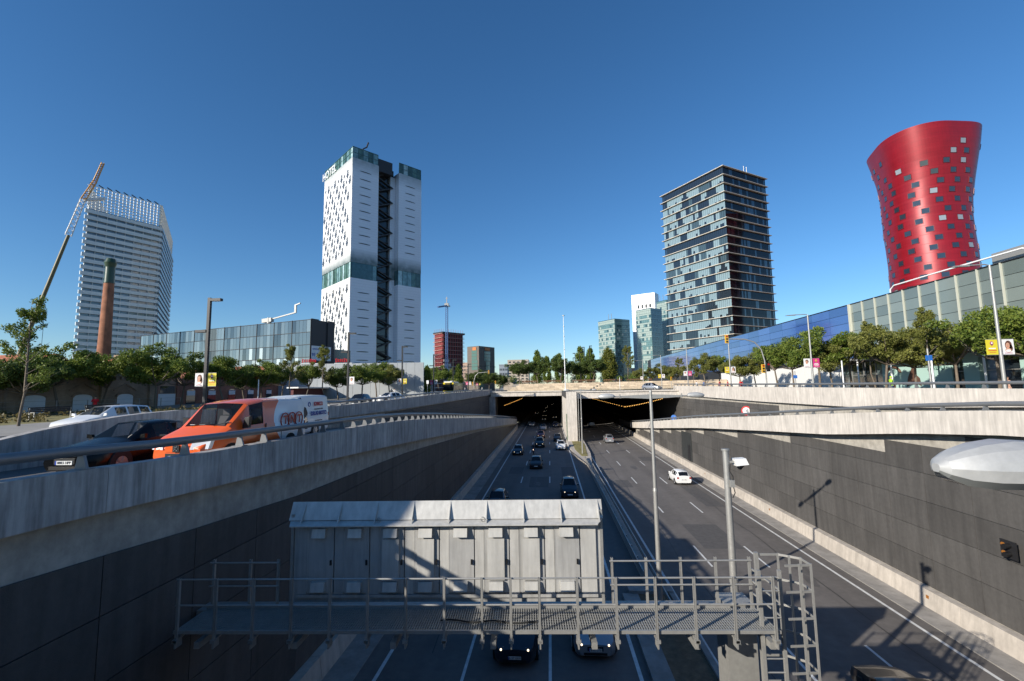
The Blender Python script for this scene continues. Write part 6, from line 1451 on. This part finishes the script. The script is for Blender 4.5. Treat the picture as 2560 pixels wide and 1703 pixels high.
for i, (px, y, col, lab, L_) in enumerate(((1800, 82, (.5, .03, .04), 'pedestrian in red under trees left of signal post', 0), (1820, 78, (.45, .05, .06), 'second pedestrian in red beside signal post', 0), (1853, 73, (.55, .03, .03), 'pedestrian in red near the white hall wall', 0), (1742, 98, (.6, .6, .6), 'pedestrian in white near fourth right lamp post', 0), (1760, 94, (.05, .12, .3), 'pedestrian in blue near fourth right lamp post', 0),
     (979, 76, (.25, .20, .16), 'pedestrian in brown beside the white street car', 1), (987, 78, (.65, .63, .6), 'pedestrian in white beside the white street car', 1), (1058, 96, (.03, .03, .04), 'pedestrian in black before the bus', 1), (1163, 125, (.55, .5, .48), 'pedestrian in pale clothes right of bus', 1), (1170, 126, (.05, .05, .06), 'pedestrian in black right of bus', 1), (1205, 150, (.3, .3, .32), 'pedestrian in grey at the far crossing', 1))):
    person(lab, (lx(px, y), y, (lstreet(y) if L_ else rstreet(y)) + .14), random.uniform(0, 6), person_mat('outfit_%d' % i, col, (.03, .03, .05), skin, dk), 'walk', GPn)

# ================================================================== street lamps with banners
K['ban_y'] = MAT('banner_yellow', (.62, .52, .03), .6); K['ban_p'] = MAT('banner_pink', (.55, .03, .18), .6); K['ban_w'] = MAT('banner_white', (.72, .70, .68), .6)
K['ink_hair'] = MAT('print_hair', (.10, .04, .025), .6, var=.4, vs=6); K['ink_skin'] = MAT('print_skin', (.55, .30, .20), .6); K['ink_pinkd'] = MAT('print_magenta', (.35, .02, .15), .6); K['ink_w'] = MAT('print_white', (.75, .74, .7), .6); K['ink_o'] = MAT('print_orange', (.55, .16, .03), .6)
def banner(parent, x0, z0, kind, s_=1, w=.72, h_=1.0, y=0):
    """flat printed banner in the x-z plane facing -y, starting at x0 going s_"""
    cx = x0 + s_ * w / 2; mt = K['ban_w'] if kind in ('f', 'm') else K['ban_y'] if kind == 'y' else K['ban_p']
    b = part('banner', MB().box(min(x0, x0 + s_ * w), max(x0, x0 + s_ * w), y - .008, y + .008, z0, z0 + h_), mt, parent)
    for z in (z0 - .02, z0 + h_ + .02): part('banner_arm', MB().box(min(x0 - s_ * .1, x0 + s_ * w), max(x0 - s_ * .1, x0 + s_ * w), y - .012, y + .012, z - .012, z + .012), K['galv'], parent)
    yy = y - .012
    def disc(cx_, cz, rx, rz_, m, d): part('print', MB().ext([(cx_ + rx * math.cos(a), yy - d, cz + rz_ * math.sin(a)) for a in frange(0, 2 * PI, 14)[:-1]], (0, -.002, 0)), m, b)
    if kind in ('f', 'm'):
        if kind == 'f':
            disc(cx + .02, z0 + h_ * .60, w * .30, h_ * .32, K['ink_hair'], 0); disc(cx + .10, z0 + h_ * .42, w * .24, h_ * .24, K['ink_hair'], .0)
        else: disc(cx, z0 + h_ * .68, w * .24, h_ * .20, K['ink_hair'], 0)
        disc(cx - .03, z0 + h_ * .58, w * .17, h_ * .20, K['ink_skin'], .004); disc(cx - .02, z0 + h_ * .27, w * .26, h_ * .15, K['ink_skin'] if kind == 'f' else K['ink_w'], .003)
        disc(cx - .02, z0 + h_ * .24, w * .22, h_ * .09, K['ink_w'], .006); disc(cx - .03, z0 + h_ * .51, w * .05, h_ * .02, K['signred'], .008)
        for e in (-.06, .0): disc(cx - .03 + e * .8 + .03, z0 + h_ * .62, w * .025, h_ * .015, K['ink'], .008)
        part('print', MB().box(cx - w * .35, cx + w * .3, yy - .004, yy - .002, z0 + h_ * .07, z0 + h_ * .10), K['ink_pinkd'], b)
    else:
        c1 = K['ink_pinkd'] if kind == 'y' else K['ban_y']; c2 = K['ink_o'] if kind == 'y' else K['ink_w']
        disc(cx, z0 + h_ * .76, w * .16, h_ * .13, c1, 0); disc(cx + .01, z0 + h_ * .77, w * .08, h_ * .07, K['ink_w'] if kind == 'y' else K['ban_p'], .003)
        part('print', MB().ext([(cx - w * .1, yy, z0 + h_ * .68), (cx + w * .1, yy, z0 + h_ * .68), (cx, yy, z0 + h_ * .56)], (0, -.002, 0)), c1, b)
        part('print', MB().box(cx - w * .3, cx + w * .3, yy - .002, yy, z0 + h_ * .38, z0 + h_ * .45), K['ink_w'], b); part('print', MB().box(cx - w * .36, cx + w * .36, yy - .002, yy, z0 + h_ * .24, z0 + h_ * .31), c2, b); part('print', MB().box(cx - w * .26, cx + w * .3, yy - .002, yy, z0 + h_ * .13, z0 + h_ * .17), c2, b)
    return b
LP = [(-27.0, 33.9, 'f', 'y', 'nearest black lamp post with portrait and yellow banners on left'), (-27.0, 59.4, None, 'm', 'second black lamp post with one portrait banner, before white hotel'), (-27.0, 82.1, 'f', 'y', 'third black lamp post with portrait and yellow banners on left'),
      (-27.0, 105, 'p', 'm', 'fourth black lamp post with pink and portrait banners'), (-27.0, 126.8, 'f', 'y', 'fifth black lamp post, before scaffolded tower'), (-27.0, 151, 'p', 'm', 'sixth black lamp post beside far curved signal'), (-27.2, 174, 'p', 'y', 'seventh and farthest black lamp post on left')]
for (x, y, a, b, lab) in LP:
    t = thing('street_lamp', lab, 'street lamp', (x, y, lstreet(y) + .14), group='black lamp posts along the left street')
    part('pole', MB().box(-.11, .11, -.11, .11, 0, 9.5), K['blackm'], t)
    part('lamp_head', MB().box(.11, 1.0, -.16, .16, 9.22, 9.42), K['blackm'], t); part('lamp_head', MB().box(-1.0, -.11, -.16, .16, 6.7, 6.9), K['blackm'], t); part('lens', MB().box(.35, .95, -.13, .13, 9.2, 9.22), K['hl'], t)
    if a: banner(t, -.16, 2.45, a, -1)
    if b: banner(t, .16, 2.45, b, 1)
RP = [(30, 32.8, 'y', 'f', 'nearest silver lamp post with yellow and portrait banners on right'), (30, 54.8, 'm', 'p', 'second silver lamp post with portrait and pink banners on right'), (30, 78.5, 'y', 'f', 'third silver lamp post with yellow banner behind signal'), (30, 102, 'm', 'p', 'fourth silver lamp post with portrait banner'), (30, 125.3, 'y', 'm', 'fifth silver lamp post with yellow banner on right'), (30, 149.4, 'm', None, 'farthest silver lamp post on the right')]
for (x, y, a, b, lab) in RP:
    t = thing('street_lamp', lab, 'street lamp', (x, y, rstreet(min(y, 100)) + .14), group='silver lamp posts along the right street')
    part('pole', MB().cyl((0, 0, 0), (0, 0, 9.0), .115, .075, 14), K['galv'], t, 50); part('arm', MB().tube([(0, 0, 8.95), (-.3, 0, 9.05), (-1.5, 0, 9.0)], .045, 8), K['galv'], t, 60)
    m = MB(); m.ext(((-1.35, -.13, 9.06), (-2.3, -.10, 9.0), (-2.45, -.06, 8.95), (-2.3, -.1, 8.93), (-1.35, -.13, 8.93)), (0, .24, 0)); part('lamp_head', m, K['galv'], t)
    if a: banner(t, -.14, 2.9, a, -1)
    if b: banner(t, .14, 2.9, b, 1)
# plaza double lamps
for i, (px, y, h_) in enumerate(((1388, 215, 8.5), (1401, 200, 9.5), (1420, 195, 11), (1435, 190, 11), (1440, 185, 12.5), (1452, 180, 12.5), (1464, 175, 14), (1477, 170, 14))):
    t = thing('plaza_lamp', ['leftmost dark plaza lamp, shortest', 'second dark plaza lamp from left', 'third dark plaza lamp from left', 'fourth dark plaza lamp from left', 'fifth dark plaza lamp from left', 'sixth dark plaza lamp from left', 'seventh dark plaza lamp from left', 'rightmost dark plaza lamp'][i], 'street lamp', (lx(px, y), y, 12.2), group='dark plaza lamps')
    part('pole', MB().box(-.12, .12, -.12, .12, 0, h_), K['blackm'], t); part('lamp_head', MB().box(-.9 if i % 2 == 0 else .12, -.12 if i % 2 == 0 else .95, -.15, .15, h_ - .28, h_), K['blackm'], t)
# tall white mast on the deck
t = thing('radio_mast', 'tall thin white mast rising above the tunnel deck', 'mast', (4.65, 136, 10), world=True)
m = MB(); m.cyl((4.65, 136, 9.9), (4.65, 136, 20), .17, .13, 10); m.cyl((4.65, 136, 20), (4.65, 136, 32.4), .13, .07, 10); part('pole', m, K['white'], t, 60)
m = MB()
for z in (16, 19, 22, 26, 29): m.cyl((4.65, 136, z), (4.65, 136, z + .25), .2, n=8)
m.cyl((4.65, 136, 32.3), (4.65, 136, 32.5), .35, n=8); part('collar', m, K['galv'], t); part('base', MB().box(4.1, 5.2, 135.5, 136.5, 9.9, 10.4), K['white'], t)
# ================================================================== traffic signals and signs
K['sigy'] = MAT('signal_yellow', (.62, .36, .03), .5)
def sig_head(t, x, y, z, m=None):
    hd = part('signal_head', MB().box(x - .16, x + .16, y - .1, y + .12, z, z + .95), m or K['sigy'], t)
    for k in range(3): part('lens', MB().cyl((x, y - .1, z + .18 + .3 * k), (x, y - .13, z + .18 + .3 * k), .11, n=12), K['black'] if k < 2 else K['tl'], hd)
    return hd
t = thing('traffic_signal', 'curved grey signal arm with yellow heads on the right street', 'traffic light', (lx(1918, 66), 66, rstreet(66) + .14)); t.scale = (1.25,) * 3
part('arm', MB().tube([(0, 0, 0), (-.05, 0, 3.4), (-.35, 0, 4.7), (-1.0, 0, 5.5), (-2.0, 0, 5.85), (-3.9, 0, 5.95)], .07, 10), K['galv'], t, 60); sig_head(t, -4.0, 0, 5.45); sig_head(t, -.3, -.05, 2.05); sig_head(t, .3, .05, 2.2, K['black'])
t = thing('traffic_signal', 'curved signal arm near the bus on left street', 'traffic light', (lx(1185, 118), 118, lstreet(118) + .14))
part('arm', MB().tube([(0, 0, 0), (0, 0, 3.2), (.4, 0, 4.6), (1.2, 0, 5.3), (3.9, 0, 5.5)], .08, 8), K['galv'], t, 60); sig_head(t, 3.9, 0, 5.0); sig_head(t, -.3, 0, 2.0)
t = thing('traffic_signal', 'small orange signal far along the right street', 'traffic light', (lx(1679, 116), 116, 10.1)); part('pole', MB().cyl((0, 0, 0), (0, 0, 3), .06, n=8), K['galv'], t); sig_head(t, 0, -.1, 2.1)
t = thing('traffic_signal', 'small orange signal far along the left street', 'traffic light', (lx(1239, 135), 135, 9.8)); part('pole', MB().cyl((0, 0, 0), (0, 0, 3.4), .06, n=8), K['galv'], t); sig_head(t, 0, -.1, 2.5)
for i, (px, y, hh, c, lab) in enumerate(((2329, 36, 3.6, K['signblue'], 'grey post with small blue sign before the hall entrance'), (1990, 60, 2.6, K['signblue'], 'small blue sign on post before the white wall'), (1069, 92, 3.0, K['white'], 'white rectangular sign on a post by left street'), (2110, 50, 3.4, None, 'thin plain pole right of pink banner'), (2336, 38, 3.2, None, 'thin white pole beside the blue sign post'), (646, 58, 3.3, None, 'thin white pole behind the orange van'), (1550, 110, 3, None, 'thin grey pole at the deck railing'))):
    z = rstreet(y) if px > 1374 else lstreet(y); t = thing('sign_post', lab, 'sign post', (lx(px, y), y, z + .14), group='posts along the pavements')
    part('pole', MB().cyl((0, 0, 0), (0, 0, hh), .07, .06, 10), K['galv'] if c else K['white'], t, 50)
    if c: part('plate', MB().box(-.22, .24, -.06, -.03, hh - .9 if c is K['signblue'] else hh - .5, hh - .5 if c is K['signblue'] else hh + .2), c, t)
# notice poles near pier
t = thing('pier_pole', 'thin pole standing beside the tunnel pier', 'pole', (5.55, 91, .3)); part('pole', MB().cyl((0, 0, 0), (0, 0, 10.0), .08, .06, 8), K['galv'], t, 60); part('cap', MB().cyl((0, 0, 10), (0, 0, 10.1), .1, n=8), K['galv'], t)
single('green_screen', MB().box(3.26, 3.33, 92.4, 95.2, .45, 5.6), MAT('green_mesh', (.10, .16, .10), .7), 'narrow green screen panel on the tunnel pier', 'screen')
# park bench and round bin on the left pavement
def bench(label, x, y, rz):
    t = thing('park_bench', label, 'bench', (x, y, lstreet(y) + .14), rz, 'dark benches on left pavement')
    for z, yy in ((.42, 0), (.42, .16), (.42, .32), (.62, .42), (.76, .46), (.9, .50)): part('slat', MB().box(-1.6, 1.6, yy, yy + (.13 if z < .5 else .03), z, z + (.03 if z < .5 else .12)), K['black'], t)
    for xx in (-1.55, 1.5): 
        part('leg', MB().box(xx, xx + .05, .0, .06, 0, .62), K['galv'], t); part('leg', MB().box(xx, xx + .05, .42, .48, 0, .95), K['galv'], t); part('armrest', MB().box(xx, xx + .05, -.02, .46, .6, .64), K['galv'], t)
bench('dark slatted bench on the left pavement behind the wall', -39.4, 33.7, PI / 2); bench('second dark bench partly hidden by silver estate car', -39.4, 38.0, PI / 2)
t = thing('wire_fence', 'low wire fence with grey posts before the factory', 'fence', (-52, 45, 9), world=True)
for k in range(9): part('post', MB().box(-51.06, -51, 34 + 3.2 * k, 34.06 + 3.2 * k, 9, 10.5), K['galv'], t)
for z in (9.5, 10.0, 10.45): part('wire', MB().box(-51.04, -51.02, 34, 59.7, z, z + .02), K['galv'], t)
# mobile crane beside the slatted tower
t = thing('mobile_crane', 'tall mobile crane with yellow telescopic boom and white lattice jib', 'mobile crane', (-119.4, 90.8, 9.2), world=True)
K['cry'] = MAT('crane_yellow', (.11, .095, .035), .5, var=.2, vs=.5); K['cro'] = MAT('crane_orange', (.60, .30, .05), .5); K['crw'] = MAT('crane_white', (.70, .68, .64), .5)
CRANE = [(-119.4, 90.8, 11.0), (-114.3, 97.1, 49.3), (-113.0, 98.6, 58.7), (-111.8, 100.0, 63.9), (-111.0, 100.9, 69.2), (-110.4, 101.6, 60.1)]
CRN = [Vector(p) for p in CRANE]
part('boom', MB().tube([CRN[0], CRN[0].lerp(CRN[1], .5), CRN[1]], [.5, .42, .34], 8), K['cry'], t, 60)
def lattice(a, b, w, n, r):
    m = MB(); d = (b - a).normalized(); x = d.cross(Vector((0, 0, 1))).normalized(); y = d.cross(x)
    C4 = [(x * i + y * j) * w for i, j in ((-1, -1), (1, -1), (1, 1), (-1, 1))]
    for c in C4: m.tube([a + c, b + c * .7], r, 5)
    for k in range(n):
        p, q = a.lerp(b, k / n), a.lerp(b, (k + 1) / n)
        for i in range(4): m.tube([p + C4[i], q + C4[(i + 1) % 4]], r * .6, 4)
    return m
part('lattice_jib', lattice(CRN[1], CRN[2], .55, 8, .10), K['crw'], t); part('lattice_jib', lattice(CRN[2], CRN[3], .45, 8, .10), K['cro'], t); part('jib_tip', lattice(CRN[3], CRN[4], .32, 8, .12), K['cro'], t)
m = MB(); m.bar(CRN[2], CRN[2] + (CRN[5] - CRN[2]), .6); part('strut', m, K['crw'], t)
part('hook_line', MB().tube([CRN[1].lerp(CRN[0], .45) + Vector((.6, .6, 0)), CRN[1].lerp(CRN[0], .45) + Vector((.6, .6, -17))], .05, 4), K['blackm'], t)
# unseen panel behind the viewpoint, added to shade the cabinet's left part
t = thing('shade_panel', 'unseen tall panel on a post added to shade the message cabinet', 'sign', (-24.5, -4.8, 9), world=True)
part('panel', MB().box(-30.2, -22.75, -4.85, -4.75, 15.3, 19.6), K['signblue'], t); part('post', MB().box(-24.6, -24.4, -4.74, -4.55, 8.9, 19.4), K['galv'], t)
